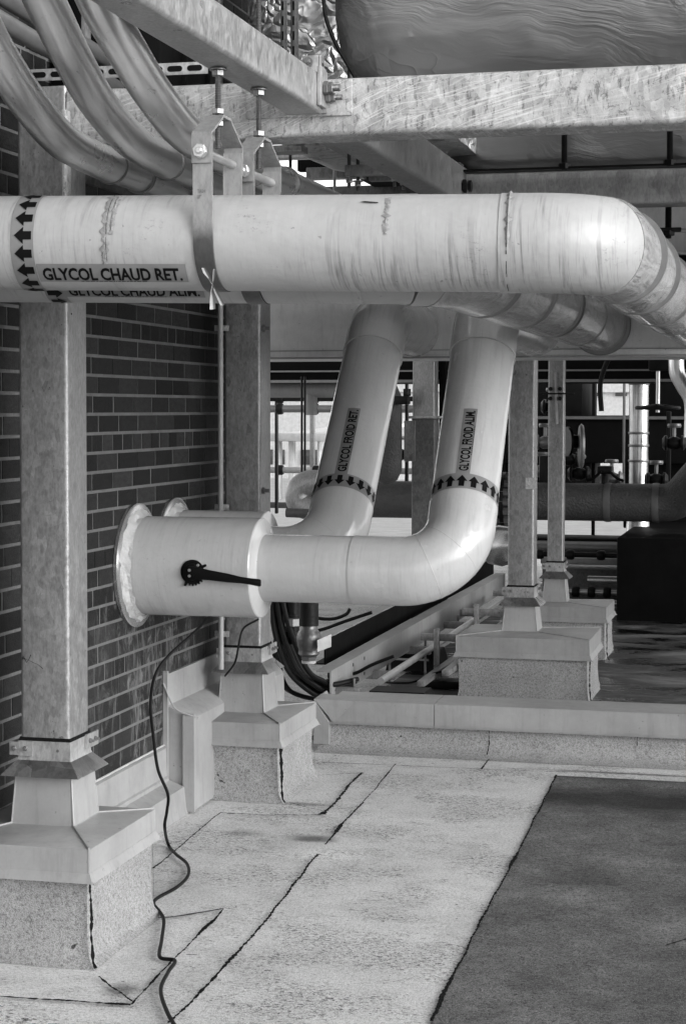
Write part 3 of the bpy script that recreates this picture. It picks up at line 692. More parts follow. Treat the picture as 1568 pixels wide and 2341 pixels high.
def label(cyl, txt, d0, d1, t0, hgt, parent, margin=.012, flip=False, sub=True):
    m = MB(); cyl.patch(m, d0, d1, t0-hgt/2, t0+hgt/2, .0012, 8, 10); lb = m.build('label', TAPE, parent)
    vs, fs = text_tris(txt, 1.0); W_ = max(v[0] for v in vs); hs = max(v[1] for v in vs)
    sx = (d1-d0-2*margin)/W_; sy = hgt*.66/hs
    m = MB(); m.add([cyl.at(d0+margin+x*sx, t0-hgt*.34+y*sy, .0024) for x, y in vs], fs); m.build('lettering', INK, lb)
    if sub:
        m = MB(); r_ = random.Random(len(txt)); x = d0+(d1-d0)*.28
        while x < d0+(d1-d0)*.72:
            l = r_.uniform(.003, .012); cyl.patch(m, x, x+l, t0-hgt*.455, t0-hgt*.415, .0022, 1, 1); x += l+.0022
        m.build('fine_print', INK, lb)
    return lb
dA, dB = dd(25), dd(77)
m = MB(); cy1.patch(m, dA, dB, -.175, .175, .0011, 4, 60); m.build('arrow_band', TAPE, hot1)
m = MB(); arrows(m, cy1, (dA+dB)/2+.002, 8, .0425, .046, .036, .0026, -1, -.003); m.build('arrows', INK, hot1)
def tfind(cyl, d, py, lo, hi):
    for _ in range(40):
        m_ = (lo+hi)/2
        if proj(cyl.at(d, m_))[1] > py: lo = m_
        else: hi = m_
    return lo
ta, tb = tfind(cy1, dd(250), 643.5, -.17, .1), tfind(cy1, dd(250), 603, -.17, .1)
label(cy1, 'GLYCOL CHAUD RET.', dd(79), dd(421), (ta+tb)/2, tb-ta, hot1)

dY = .285; dZ = -.014
B0 = A0+Vector((0, dY, dZ)); RB = .1133
XE2 = -.85
Cb = B0+ua*((XE2-B0.x)/ua.x); Bend = Vector((XE2, 8.2, Cb.z)); pb0 = B0+ua*((-3.0-B0.x)/ua.x)
hot2 = thing('glycol_pipe', 'white pipe hidden just behind and below the front one marked GLYCOL CHAUD ALIM.', 'pipe', (Cb.x-.9, Cb.y, Cb.z-RB), 'insulated glycol pipes')
path = fillet([pb0, Cb, Bend], .17, 16); i1 = split(path, 0)
MB().tube(path[:6], RB, 96).build('jacket', PVC, hot2)
MB().tube(path[5:i1+1], RB+.003, 96).build('elbow_cover', PVC, hot2)
MB().tube([path[i1-5], *path[i1-4:i1+1], Bend], RB+.005, 64).build('film_wrap', FILM, hot2)
m = MB()
for yy in (5.05, 5.75, 6.45, 6.52, 7.3): ring(m, (XE2, yy, Cb.z), (0, 1, 0), RB+.005, .007, .003, 48)
ring(m, (XE2, 8.19, Cb.z), (0, 1, 0), RB+.01, .02, .012, 48)
m.build('band', STEELDK, hot2)
cy2 = Cyl(pb0, path[1], RB)
m = MB(); dA, dB = cy2.find(100, 0, -.08), cy2.find(147, 0, -.08); cy2.patch(m, dA, dB, -.178, .1, .0011, 4, 40); m.build('arrow_band', TAPE, hot2)
m = MB(); arrows(m, cy2, (dA+dB)/2, 7, .0425, .044, .036, .0026, 1, -.012); m.build('arrows', INK, hot2)
tb2 = tfind(cy2, cy2.find(300, 0, -.1), 678.5, -.175, .1)
label(cy2, 'GLYCOL CHAUD ALIM.', cy2.find(150, 0, -.1), cy2.find(468, 0, -.1), tb2+(tb-ta)/2, tb-ta, hot2)
m = MB(); blob_ring(m, cy2, cy2.find(815, 0), .008, -.17, -.03, 3); m.build('joint_sealant', CAULK, hot2)

def clevis(label_, c, px, R0, zb, zt, ubase):
    """c = pipe centre at the hanger; zb bolt height, zt yoke top"""
    t = thing('pipe_hanger', label_, 'pipe hanger', (c.x, c.y, c.z-R0-.004), 'clevis hangers holding the hot pipes')
    hw = .0235; th = .006
    def strap(pts, name, off=0):
        a = []; n = len(pts)
        ins = []
        for i, (y, z) in enumerate(pts):
            p0 = Vector(pts[max(i-1, 0)]); p1 = Vector(pts[min(i+1, n-1)]); d = (p1-p0).normalized(); nn = Vector((-d.y, d.x)); ins.append((y+nn.x*th, z+nn.y*th))
        rings = []
        for (y, z), (yi, zi) in zip(pts, ins):
            rings.append([(c.x-hw, y, z), (c.x+hw, y, z), (c.x+hw, yi, zi), (c.x-hw, yi, zi)])
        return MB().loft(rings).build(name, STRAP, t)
    r = R0+.0035
    low = [(c.y-r-.002, zb-.0), (c.y-r-.002, c.z+.02)]+[(c.y-r*math.cos(a), c.z-r*math.sin(a)) for a in [math.pi*k/24 for k in range(1, 24)]]+[(c.y+r+.002, c.z+.02), (c.y+r+.002, zb)]
    low = [(c.y-r-.002, zb+.028)]+low+[(c.y+r+.002, zb+.028)]
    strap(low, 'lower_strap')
    R1 = r+.0095
    up = [(c.y-R1, zb-.026), (c.y-R1, zb+.038), (c.y-R1+.004, zb+.046), (c.y-.040, zt-.008), (c.y-.030, zt), (c.y+.030, zt), (c.y+.040, zt-.008), (c.y+R1-.004, zb+.046), (c.y+R1, zb+.038), (c.y+R1, zb-.026)]
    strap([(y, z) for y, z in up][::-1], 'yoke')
    m = MB(); m.tube([(c.x, c.y-R1-.022, zb), (c.x, c.y+R1+.022, zb)], .0085, 16); m.lathe((c.x, c.y-R1-.0245, zb), (0,1,0), [(0, .006), (.003, .0085)], 16)
    m.tube([(c.x, c.y-R1+.03, zb), (c.x, c.y+R1-.012, zb)], .0105, 16); m.build('cross_bolt', STEEL, t)
    m = MB(); m.hexnut((c.x, c.y-R1-.0075, zb), (0,-1,0), .0168, .011); m.lathe((c.x, c.y-R1-.0062, zb), (0,-1,0), [(0,.0165),(.0018,.0165)], 20); m.build('nut', STEEL, t)
    m = MB(); m.lathe((c.x, c.y+R1-.013, zb), (0,1,0), [(0, .0135), (.001, .0135)], 20); m.build('bolt_hole', INK, t)
    m = MB(); threaded(m, (c.x, c.y, zt-.075), (c.x, c.y, H+1.12 if px > 500 else H+1.035)); rod = m.build('threaded_rod', RODM, t)
    m = MB(); m.hexnut((c.x, c.y, zt+.0065), (0,0,1), .0155, .013); m.hexnut((c.x, c.y, zt-.022), (0,0,1), .014, .012)
    m.hexnut((c.x, c.y, ZY-.020), (0,0,1), .0155, .013); m.lathe((c.x, c.y, ZY-.0065), (0,0,1), [(0,.021),(.0035,.021)], 18); m.build('rod_nut', STEELDK, t)
    return t
c1 = alongX(P(463, 556, D=4.37).x); c1.x = P(463, 556, Y=c1.y-.12).x
zb1 = P(460, 347, Y=c1.y-.12).z; zt1 = P(490, 268, Y=c1.y).z
ch1 = clevis('front clevis hanger stamped TA24 10 gripping the front white pipe', c1, 463, RA, zb1, zt1, 0)
cxx = P(560, 390, Y=c1.y+dY-.12).x; c2 = Vector((cxx, c1.y+dY, c1.z+dZ))
zb2 = P(553, 392, Y=c2.y-.12).z; zt2 = P(577, 318, Y=c2.y).z
ch2 = clevis('second clevis hanger just behind, half hidden by the front pipe', c2, 560, RB, zb2, zt2, 0)
# stamped text on the front strap
m = MB()
for txt, zz in (('TA24', P(460, 440, Y=4.05).z), ('10"', P(460, 453, Y=4.05).z)):
    vs, fs = text_tris(txt, .0125, .0, .7); m.add([(c1.x-.012+x, c1.y-RA-.0095+.0025, zz+y) for x, y in vs], fs)
m.build('stamping', STEELDK, ch1)
# knotted plastic ribbon
rb_ = thing('tape_ribbon', 'torn piece of clear tape knotted on the front hanger strap', 'ribbon', P(487, 705, Y=4.0))
kn = P(487, 645, Y=3.99)
def strip(pts, wds, seed):
    m = MB(); vs = []
    for i, ((px, py), w_) in enumerate(zip(pts, wds)):
        p = P(px, py, Y=3.99-.004*math.sin(i*2+seed)); s = Vector((1, .35*math.sin(i*1.7+seed), .15*math.cos(i+seed))).normalized()
        vs += [p-s*w_/2+Vector((0, -.004*(i % 2), 0)), p+Vector((0,.003,0)), p+s*w_/2]
    m.add(vs, [f for i in range(len(pts)-1) for f in ((3*i, 3*i+1, 3*i+4, 3*i+3), (3*i+1, 3*i+2, 3*i+5, 3*i+4))]); return m
strip([(465,612),(472,625),(480,638),(487,650)], [.008,.011,.009,.003], 1).build('tail', RIBBON, rb_)
strip([(491,615),(490,630),(487,650)], [.006,.006,.003], 2).build('tail', RIBBON, rb_)
strip([(487,650),(487,665),(486,685),(487,707)], [.003,.009,.012,.012], 3).build('tail', RIBBON, rb_)
strip([(487,650),(495,668),(503,685),(510,698)], [.003,.008,.009,.010], 4).build('tail', RIBBON, rb_)

# ------------------------------------------------------------------ cold pipes: out of the wall, round a bend, up and back
RC = .1203; Y1, Y2 = 6.28, 6.70
zc = P(720, 1301, Y=Y1).z
def cold(label_, Yp, cornerpx, toppx, xs_end, txt, lab_px, arrow_dir, rf, sleeve=True):
    cx = P(cornerpx[0], cornerpx[1], Y=Yp).x
    C = Vector((cx, Yp, zc)); T0 = P(toppx[0], toppx[1], X=cx)
    dirn = (T0-C); zt = H+.36; T = C+dirn*((zt-C.z)/dirn.z); E = Vector((cx, 8.2, zt))
    t = thing('glycol_pipe', label_, 'pipe', (cx, Yp, zc-RC), 'insulated glycol pipes')
    W0 = Vector((XW+.02, Yp, zc))
    path = fillet([W0, C, T, E], .19, 16)
    u = (T-C).normalized()
    # straight wall run / elbow / rising run / top elbow
    MB().tube([W0, path[1]-Vector((.16,0,0)), path[1]], RC, 64).build('jacket', PVC2, t)
    cy = Cyl(path[17], path[18], RC, 1); dA, dB = cy.find(lab_px[3], 1), cy.find(lab_px[2], 1)
    MB().tube([path[1]-Vector((.17,0,0))]+path[1:18]+[path[17]+u*max(.005, dA-.066)], RC+.0022, 72).build('elbow_cover', PVC2, t)
    MB().tube([path[17], path[18]], RC, 72).build('riser', PVC2, t)
    MB().tube([path[18]-u*.10]+path[18:], RC+.004, 64).build('film_wrap', mk_pvc('film over white jacket', .52, .5, .14, 'X') if Yp == Y1 else bpy.data.materials['film over white jacket'], t)
    m = MB(); ring(m, path[18]-u*.10, u, RC+.003, .004, .002); 
    for k in (6, 11): 
        ring(m, path[k], (path[k+1]-path[k-1]).normalized(), RC+.002, .003, .0012)
    m.build('band', PVC2, t)
    cy = Cyl(path[17], path[18], RC, 1)
    # label running up the pipe: letters' tops face left
    dA, dB = cy.find(lab_px[3], 1), cy.find(lab_px[2], 1)
    mid = (dA+dB)/2
    best = min([k*.002 for k in range(-70, 70)], key=lambda q: abs(proj(cy.at(mid, q))[0]-(lab_px[0]+lab_px[1])/2))
    label(cy, txt, dA, dB, best, .050, t, .010)
    m = MB(); cy.patch(m, dA-.062, dA+.001, -.19, .19, .0011, 3, 60); m.build('arrow_band', TAPE, t)
    m = MB(); arrows(m, cy, dA-.031, 9, .0425, .050, .036, .0026, arrow_dir, best); m.build('arrows', INK, t)
    return t, C, u, cy
cold1, C1, u1, cyc1 = cold('white pipe rising from the nearer bend marked GLYCOL FROID ALIM.', Y1, (1041, 1301), (1112, 735), -1.85, 'GLYCOL FROID ALIM.', (1042, 1092, 935, 1083), 1, 1)
cold2, C2, u2, cyc2 = cold('white pipe rising behind the nearer bend marked GLYCOL FROID RET.', Y2, (757, 1279), (868, 735), -1.95, 'GLYCOL FROID RET.', (767, 823, 935, 1085), -1, 1)

def sleeve(label_, Yp, xe):
    t = thing('wall_sleeve', label_, 'pipe sleeve', (XW+.2, Yp, zc-.18), 'white sleeves around the cold pipes at the wall')
    rs = .179
    MB().lathe((XW+.012, Yp, zc), (1,0,0), [(0, rs+.006), (.03, rs), (xe-XW-.03, rs), (xe-XW-.016, rs), (xe-XW-.012, rs-.003), (xe-XW-.005, RC+.012), (xe-XW, RC+.002)], 96).build('jacket', PVC2, t)
    m = MB(); m.lathe((XW+.002, Yp, zc), (1,0,0), [(0, .226), (.012, .226), (.016, .218), (.018, rs-.01)], 96); m.build('wall_flange', CHROME, t)
    m = MB(); n = 80; rings = []
    for j, (h, r0, am) in enumerate(((.018, .205, .010), (.027, .197, .012), (.036, .186, .010), (.05, rs+.002, .003))):
        rings.append([(XW+h+.006*noise.noise(Vector((math.cos(a)*6, math.sin(a)*6, j*.7))), Yp+(r0+am*noise.noise(Vector((math.cos(a)*7, math.sin(a)*7, j+Yp))))*math.cos(a), zc+(r0+am*noise.noise(Vector((math.cos(a)*7, math.sin(a)*7, j+Yp))))*math.sin(a)) for a in [2*math.pi*i/n for i in range(n)]])
    m.loft(rings, True, False, True); m.build('caulk_collar', CAULK, t)
    m = MB(); n = 60
    rings = [[(xe-h+.002*noise.noise(Vector((i*.3, h*90, 0))), Yp+(r0)*math.cos(2*math.pi*i/n), zc+r0*math.sin(2*math.pi*i/n)) for i in range(n)] for h, r0 in ((.014, RC+.028), (.006, RC+.016), (-.006, RC+.003))]
    m.loft(rings, True, False, True); m.build('end_sealant', CAULK, t)
    return t
s1 = sleeve('large white sleeve with black lever where the near cold pipe meets the wall', Y1, -1.849)
s2 = sleeve('white sleeve mostly hidden behind the one with the lever', Y2, -1.952)
# notched lever handle
lv = thing('valve_lever', 'black notched butterfly valve lever on the near white sleeve', 'lever', P(438, 1340, Y=Y1-.18))
cc = P(438, 1308, Y=Y1-.19); cc.y = Y1-.174
m = MB(); prof = []
for i in range(96):
    a = 2*math.pi*i/96; r = .043
    if -115 < (math.degrees(a)+180) % 360-180 < -15: r = .050 if (i % 4) < 2 else .043
    if 22 < math.degrees(a) < 30 or 236 < math.degrees(a) < 246: r = .057
    prof.append((cc.x+r*math.cos(a), cc.z+r*math.sin(a)))
m.loft([[(x, cc.y-.001, z) for x, z in prof], [(x, cc.y-.008, z) for x, z in prof]]); m.lathe(cc+Vector((0,-.008,0)), (0,-1,0), [(0,.03),(.012,.028),(.014,.02)], 24); m.build('notch_plate', HANDLE, lv)
m = MB(); e = P(596, 1333, Y=Y1-.21); s_ = Vector((cc.x, cc.y-.022, cc.z)); e.y = cc.y-.035
d = (e-s_); pr = []
for k, (w_, t_) in enumerate(((.024, .010), (.024, .010), (.020, .010), (.018, .009), (.013, .009), (.013, .009), (.015, .010), (.013, .008))):
    q = s_+d*(-.03+[0, .15, .3, .55, .75, .9, 1.0, 1.03][k]); pr.append([q+Vector((0, t_*math.cos(a)*.8, 0))+Vector((0,0,1))*w_*math.sin(a)*.9 for a in [2*math.pi*i/14 for i in range(14)]])
m.loft(pr, True, True, True); m.build('handle', HANDLE, lv)
m = MB()
for q in ((-.002, -.012), (-.002, .008), (.022, .024)): m.lathe(cc+Vector((q[0], -.034 if q[0] < 0.01 else -.01, q[1])), (0,-1,0), [(0,.0055),(.003,.0045)], 10)
m.build('screw', STEEL, lv)

# ------------------------------------------------------------------ three bent conduits at upper left
def conduit(label_, X, pts, ring_px, r):
    p = [P(px, py, X=X) for px, py in pts]
    up = (p[0]-p[1]).normalized(); p = [p[0]+up*1.2, p[0]+up*.5]+p
    last = p[-1]; endp = Vector((X, 8.6, last.z))
    path = smooth_path(p, 8)
    t = thing('bent_conduit', label_, 'conduit', (X, last.y, last.z-r), 'thick bent metal conduits at upper left')
    MB().tube(path, r, 48).build('bend', COND, t)
    MB().tube([last-Vector((0,.02,0)), endp], r*.93, 40).build('straight_run', COND, t)
    m = MB()
    for y in (last.y-.004, last.y+.22, last.y+.55, last.y+1.3): ring(m, (X, y, last.z), (0,1,0), r, .012, .003)
    m.build('coupling', STEELDK, t)
    return t
conduit('leftmost of the three thick bent conduits', -1.81, [(-60,20),(-8,120),(60,225),(130,310),(185,347),(255,380)], 0, .047)
conduit('middle of the three thick bent conduits', -1.69, [(72,-60),(112,20),(165,130),(225,235),(300,320),(385,372)], 0, .0475)
conduit('rightmost of the three thick bent conduits beside the hanger beam', -1.46, [(190,-80),(235,20),(290,115),(350,212),(425,305),(520,362)], 0, .0465)

# ------------------------------------------------------------------ cables and hoses
def cable(name, label_, cat, pts, r, mat=BLACK):
    m = MB(); m.tube(smooth_path(pts, 8), r, 10); return tag(m.build(name, mat), label_, cat)
cab = [P(478, 1412, Y=6.2), P(440, 1450, Y=6.1), P(385, 1500, Y=6.0), P(355, 1545, Y=5.95), P(345, 1610, Y=5.9), P(352, 1690, Y=5.9), P(362, 1760, Y=5.9), P(384, 1815, Y=5.9), P(382, 1855, Y=5.85), P(377, 1890, Y=5.82)]
gr = [(385,1930),(402,1952),(428,1975),(430,2002),(405,2028),(362,2052),(352,2066),(366,2085),(375,2105),(370,2150),(366,2188),(400,2196),(385,2222),(368,2262),(382,2312),(410,2360),(450,2420)]
cab += [P(px, py, Z=.012) for px, py in gr]
cable('power_cable', 'black cable hanging from the white sleeve and snaking over the roof', 'cable', cab, .0055)
cable('loose_wire', 'short thin black wire drooping below the white sleeve in front of the middle post', 'wire', [P(590, 1416, Y=6.35), P(556, 1438, Y=6.6), P(545, 1480, Y=6.8), P(537, 1515, Y=6.85), P(515, 1545, Y=6.95)], .004)
PLAINZ = flat('plain zinc', .34, .4)
cd = thing('thin_conduit', 'thin upright galvanised conduit left of the middle post', 'conduit', P(505, 1480, Y=7.0))
q = P(505, 1000, Y=6.98)
MB().tube([(q.x, 6.98, .5), (q.x, 6.98, 3.4)], .0105, 20).build('tube', PLAINZ, cd)
m = MB()
for y in (1450, 1160, 750):
    z = P(505, y, Y=6.98).z; m.bbox(q.x-.03, q.x+.03, 6.99, 6.995, z-.012, z+.012, .002)
m.build('clip', GALV, cd)
lc = tag(MB().tube([(P(4, 1000, Y=5.75).x, 5.75, .3), (P(4, 1000, Y=5.75).x, 5.75, 3.6)], .016, 16).build('wall_conduit', CHROME), 'pale upright conduit at the left edge against dark brick', 'conduit')
hs = thing('hose_bundle', 'bundle of looped black hoses behind the middle curb box', 'hoses', P(680, 1590, Y=8.6))
rh = random.Random(4)
for i in range(7):
    o = i*9; yy = 8.5+.05*(i % 3)
    pts = [P(622+o*.35, 1330, Y=yy), P(622+o*.55, 1400, Y=yy), P(634+o*.75, 1470, Y=yy), P(660+o*.85, 1535, Y=yy), P(700+o*.7, 1575-o*.35, Y=yy+.05), P(735+o*.5, 1592-o*.5, Y=yy+.1), P(790+o*.5, 1585-o*.6, Y=yy+.25)]
    MB().tube(smooth_path(pts, 7), .0125, 10).build('hose', HOSE, hs)
for i in range(3):
    pts = [P(640+i*12, 1420, Y=8.75), P(625+i*8, 1500+i*8, Y=8.75), P(640+i*10, 1560+i*8, Y=8.75), P(690+i*10, 1592+i*2, Y=8.8), P(760, 1600, Y=8.9)]
    MB().tube(smooth_path(pts, 7), .0115, 10).build('hose', HOSE, hs)
for i, (lab, pts) in enumerate((('upper slack black cable behind the ball valve', [(690,1400),(720,1412),(760,1415),(790,1405),(800,1392)]), ('middle slack black cable behind the ball valve', [(640,1440),(700,1445),(740,1438),(790,1420),(850,1400)]), ('lower black cable lying along the dark rail', [(735,1570),(770,1545),(810,1540),(850,1520),(900,1500)]))):
    cable('slack_cable', lab, 'cable', [P(x_, y_, Y=9.0+i*.0) for x_, y_ in pts], .009)
# brass ball valve hanging below the bend
vv = thing('ball_valve', 'dark ball valve with a pale tag hanging below the white bend', 'valve', P(706, 1508, Y=8.3))
yv = 8.3; X0 = P(706, 1450, Y=yv).x; zz = lambda y: P(706, y, Y=yv).z
MB().tube([(X0, yv, zz(1430)), (X0, yv, zz(1300))], .046, 24).build('pipe_stub', CAST, vv)
m = MB(); m.lathe((X0, yv, zz(1510)), (0,0,1), [(0,.034),(.02,.042)], 6, False); m.lathe((X0, yv, zz(1425)), (0,0,1), [(0,.040),(.03,.038)], 6, False); m.build('hex_end', STEELDK, vv)
m = MB(); m.lathe((X0, yv, zz(1499)), (0,0,1), [(0,.04),(.01,.05),(.03,.047),(.05,.054),(.09,.058),(.11,.052),(.13,.04),(.16,.04)], 28); m.build('valve_body', flat('tarnished brass', .12, .35, .6, .003), vv)
m = MB(); m.lathe((X0, yv, zz(1510)-.012), (0,0,1), [(0,.034),(.012,.034)], 24); m.build('white_ring', YTAG, vv)
q0 = P(727, 1490, Y=yv-.06); q1 = P(752, 1458, Y=yv-.06); m = MB(); m.loft([[(q0.x, yv-.07, q0.z), (q1.x, yv-.02, q0.z+.02), (q1.x, yv-.02, q1.z+.012), (q0.x, yv-.07, q1.z-.012)], [(q0.x, yv-.066, q0.z), (q1.x, yv-.016, q0.z+.02), (q1.x, yv-.016, q1.z+.012), (q0.x, yv-.066, q1.z-.012)]]); m.build('tag', YTAG, vv)
v2 = thing('drain_pipe', 'dark threaded drain pipe left of the ball valve', 'pipe', P(668, 1470, Y=8.55))
X2 = P(668, 1450, Y=8.55).x; m = MB(); m.lathe((X2, 8.55, P(668, 1470, Y=8.55).z), (0,0,1), [(0,.03),(.03,.035),(.03,.045),(.06,.045),(.06,.036),(.10,.036),(.10,.048),(.14,.048),(.14,.04),(.5,.04)], 20); m.build('threaded_pipe', CAST, v2)
m = MB(); m.hexnut((X2+.01, 8.53, P(668, 1430, Y=8.55).z), (0,0,1), .045, .04); m.build('hex_nut', STEELDK, v2)

# ------------------------------------------------------------------ grey sheet panel (casing) the pipes run into
YP = 8.2; zl = P(700, 821, Y=YP).z
cs = thing('duct_casing', 'long plain grey sheet metal casing that the pipes run into', 'duct', (1, YP, zl))
xa = P(612, 800, Y=YP).x-.35
MB().bbox(xa, 7, YP, YP+.9, zl+.012, zl+.75, .004).build('sheet', SHEETDK, cs)
m = MB(); m.bbox(xa, 7, YP-.012, YP-.001, zl+.0, zl+.010, .002); m.build('lower_flange', SHEET, cs)
m = MB(); m.box(xa, 7, YP-.004, YP-.001, zl+.036, zl+.040); m.build('fold', SHEET, cs)
# collars of the pipes on the casing
# ------------------------------------------------------------------ ducts above
def wrinkled(x0, x1, y0, y1, z0, z1, rad, nx, amp, seed, fold=0):
    """rounded box duct along X with pushed-in, wrinkled skin; left end closed and rounded"""
    prof = rrect(y1-y0, z1-z0, rad, 10); cy, cz = (y0+y1)/2, (z0+z1)/2; dense = []
    for (a, b), (c, d) in zip(prof, prof[1:]+prof[:1]):
        L = math.hypot(c-a, d-b); n = max(1, int(L/.016)); dense += [(a+(c-a)*k/n, b+(d-b)*k/n) for k in range(n)]
    rings = []
    for i in range(nx+1):
        x = x0+(x1-x0)*(i/nx)**1.3; e = min(1, (x-x0)/.22); k = math.sqrt(max(0, 1-(1-e)**2))*.3+.7 if e < 1 else 1
        ring_ = []
        for a, b in dense:
            v = Vector((x, a*k, b*k)); f = noise.noise(Vector((x*2.2, a*3, b*4+seed)))*.9+noise.ridged_multi_fractal(Vector((x*1.6, a*3, b*5+seed)), 1, 2, 3, 1, 2)*.25
            if fold: q_ = Vector((x*1.1+b*1.5, a*2, b*6-x*.5)); f += fold*((1-abs(noise.noise(q_+Vector((seed, 0, 0))))*2.4)**3*(.5+noise.noise(Vector((x*1.3, b*2, 7))))+ (1-abs(noise.noise(q_*2.3+Vector((seed, 5, 0))))*2.4)**3*.35)
            nrm = Vector((0, a, b)).normalized(); v = v+nrm*amp*f
            ring_.append((v.x, cy+v.y, cz+v.z))
        rings.append(ring_)
    return MB().loft(rings, True, True, True)
q = P(745, 100, Y=5.3); zb_ = P(800, 186, Y=5.3).z
dk = thing('foil_duct', 'huge dark foil wrapped duct with wrinkled rounded corner above the broad beam', 'duct', (1, 5.6, zb_))
wrinkled(q.x+.01, 3.2, 5.25, 6.15, zb_-.02, zb_+.85, .26, 230, .012, 1, 1.3).build('foil_skin', FOILDK, dk)
m = MB(); pts = [P(x_, y_, Y=5.22) for x_, y_ in ((738,-20),(745,40),(765,95),(790,140),(812,178))]; m.tube(smooth_path(pts, 6), .006, 8); m.build('taped_edge', BLACK, dk)
d2 = thing('foil_duct', 'plain dark foil duct seen below the broad beam resting on the second beam', 'duct', (1.4, 7.2, ZB2+HB2))
zz0 = P(1300, 385, Y=7.0).z; xq = P(1000, 340, Y=7.0).x
wrinkled(xq, 5, 7.0, 7.9, zz0+.004, zz0+.55, .06, 120, .004, 5, .8).build('foil_skin', FOILDK, d2)
m = MB(); m.box(P(1035, 385, Y=6.98).x, 5, 6.94, 7.0, zz0-.008, zz0+.0); m.build('support_angle', BLACK, d2)
for px, y0_, y1_ in ((1289, 318, 388), (1530, 306, 380)):
    q0, q1 = P(px, y0_-60, Y=6.95), P(px, y1_, Y=6.95)
    t = thing('threaded_rod', 'black threaded rod at %s of the far foil duct' % ('the middle' if px < 1400 else 'the right'), 'rod', q1)
    m = MB(); threaded(m, (q1.x, 6.955, q1.z), (q0.x, 6.955, q0.z), .011); m.build('rod', BLACK, t)
    m = MB(); m.hexnut((q1.x, 6.955, q1.z+.002), (0,0,1), .025, .022); m.build('nut', BLACK, t)
d3 = thing('foil_duct', 'bright crinkled foil duct standing behind the top of the slanting beam', 'duct', P(660, 180, Y=6.6))
q0 = P(557, 0, Y=6.6); q1 = P(800, 260, Y=6.6)
wrinkled(q0.x-.02, q1.x+.4, 6.6, 7.5, q1.z-.1, q0.z+.9, .05, 50, .012, 9).build('foil_skin', FOIL, d3)
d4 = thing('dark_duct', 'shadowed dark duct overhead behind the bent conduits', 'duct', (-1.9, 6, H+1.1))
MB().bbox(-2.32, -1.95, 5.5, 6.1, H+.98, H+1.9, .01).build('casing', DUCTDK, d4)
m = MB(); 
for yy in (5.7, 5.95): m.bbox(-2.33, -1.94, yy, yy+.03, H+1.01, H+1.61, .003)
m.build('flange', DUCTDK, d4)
# strut uprights in front of the bright foil
for lab, px0, px1 in (('left of two slim slotted uprights in front of bright foil', 641, 652), ('right of two slim slotted uprights in front of bright foil', 664, 678)):
    q0, q1 = P(px0, 140, Y=6.0), P(px1, 140, Y=6.0); t = thing('strut_upright', lab, 'strut', (q0.x, 6.0, q0.z-.05), 'slotted uprights')
    m = MB(); m.bbox(q0.x, q1.x, 6.0, 6.03, q0.z-.06, q0.z+.9, .002); m.build('channel', GALVCOL, t)
    m = MB()
    for k in range(6): m.bbox((q0.x+q1.x)/2-.003, (q0.x+q1.x)/2+.003, 5.9975, 6.001, q0.z+.02+k*.05, q0.z+.05+k*.05, .001)
    m.build('slot', BLACK, t)
# slotted horizontal strut behind the conduits
q0 = P(60, 152, Y=YB+.0); zt_ = P(385, 144, Y=YB).z; zb__ = P(385, 172, Y=YB).z; xr = P(475, 150, Y=YB).x
ss = thing('slotted_strut', 'horizontal slotted strut channel crossing behind the bent conduits', 'strut', (-2, YB, zb__), None)
m = MB(); m.bbox(-2.6, xr, YB+.0, YB+.004, zb__, zt_, .001); m.bbox(-2.6, xr, YB+.004, YB+.04, zt_-.004, zt_, .001); m.build('channel', GALV, ss)
m = MB(); x = -2.52
while x < xr-.03:
    n = 8; hh = (zt_-zb__)*.24; pr = [(x+.014+hh*math.cos(a), (zt_+zb__)/2+hh*math.sin(a)) for a in [R(-90+180*i/n) for i in range(n+1)]]+[(x-.014+hh*math.cos(a), (zt_+zb__)/2+hh*math.sin(a)) for a in [R(90+180*i/n) for i in range(n+1)]]
    m.loft([[(a, YB-.0006, b) for a, b in pr], [(a, YB+.003, b) for a, b in pr]]); x += .0585
m.build('slots', BLACK, ss)
# small dark pipes running back at upper left
for lab, a, b, X, r in (('upper dark pipe running back at the top left corner', (0, 5), (75, 55), -2.1, .026), ('lower dark pipe running back at the top left', (40, 88), (130, 148), -2.1, .026)):
    p0 = P(*a, X=X); p1 = P(*b, X=X); dd_ = (p1-p0).normalized(); t = tag(MB().tube([p0-dd_*.6, Vector((X, p0.y+1.6, (p0+dd_*1.6).z if False else p1.z-.02))], r, 20).build('service_pipe', STEELDK), lab, 'pipe')
t = tag(MB().bbox(P(186, 60, Y=5.3).x, P(198, 60, Y=5.3).x, 5.3, 5.34, P(186, 110, Y=5.3).z, P(186, 0, Y=5.3).z+.5, .002).build('strut_upright', GALVCOL), 'slim upright strut seen between the middle and right conduits', 'strut')
# bracket lip on top of the left post
bk = thing('angle_bracket', 'small lipped angle beside the head of the left post', 'bracket', P(150, 400, Y=4.95))
q0 = P(141, 250, Y=4.86); q1 = P(152, 440, Y=4.86); m = MB(); m.bbox(q0.x, q0.x+.012, 4.86, 4.90, q1.z-.05, q0.z, .002); m.build('upright', ZINC, bk)
qa = P(155, 398, Y=5.3); qb = P(350, 452, Y=5.3); m = MB(); hss(qa, qb, .02, .03, .003, mb=m); m.build('brace', GALVDK, bk)

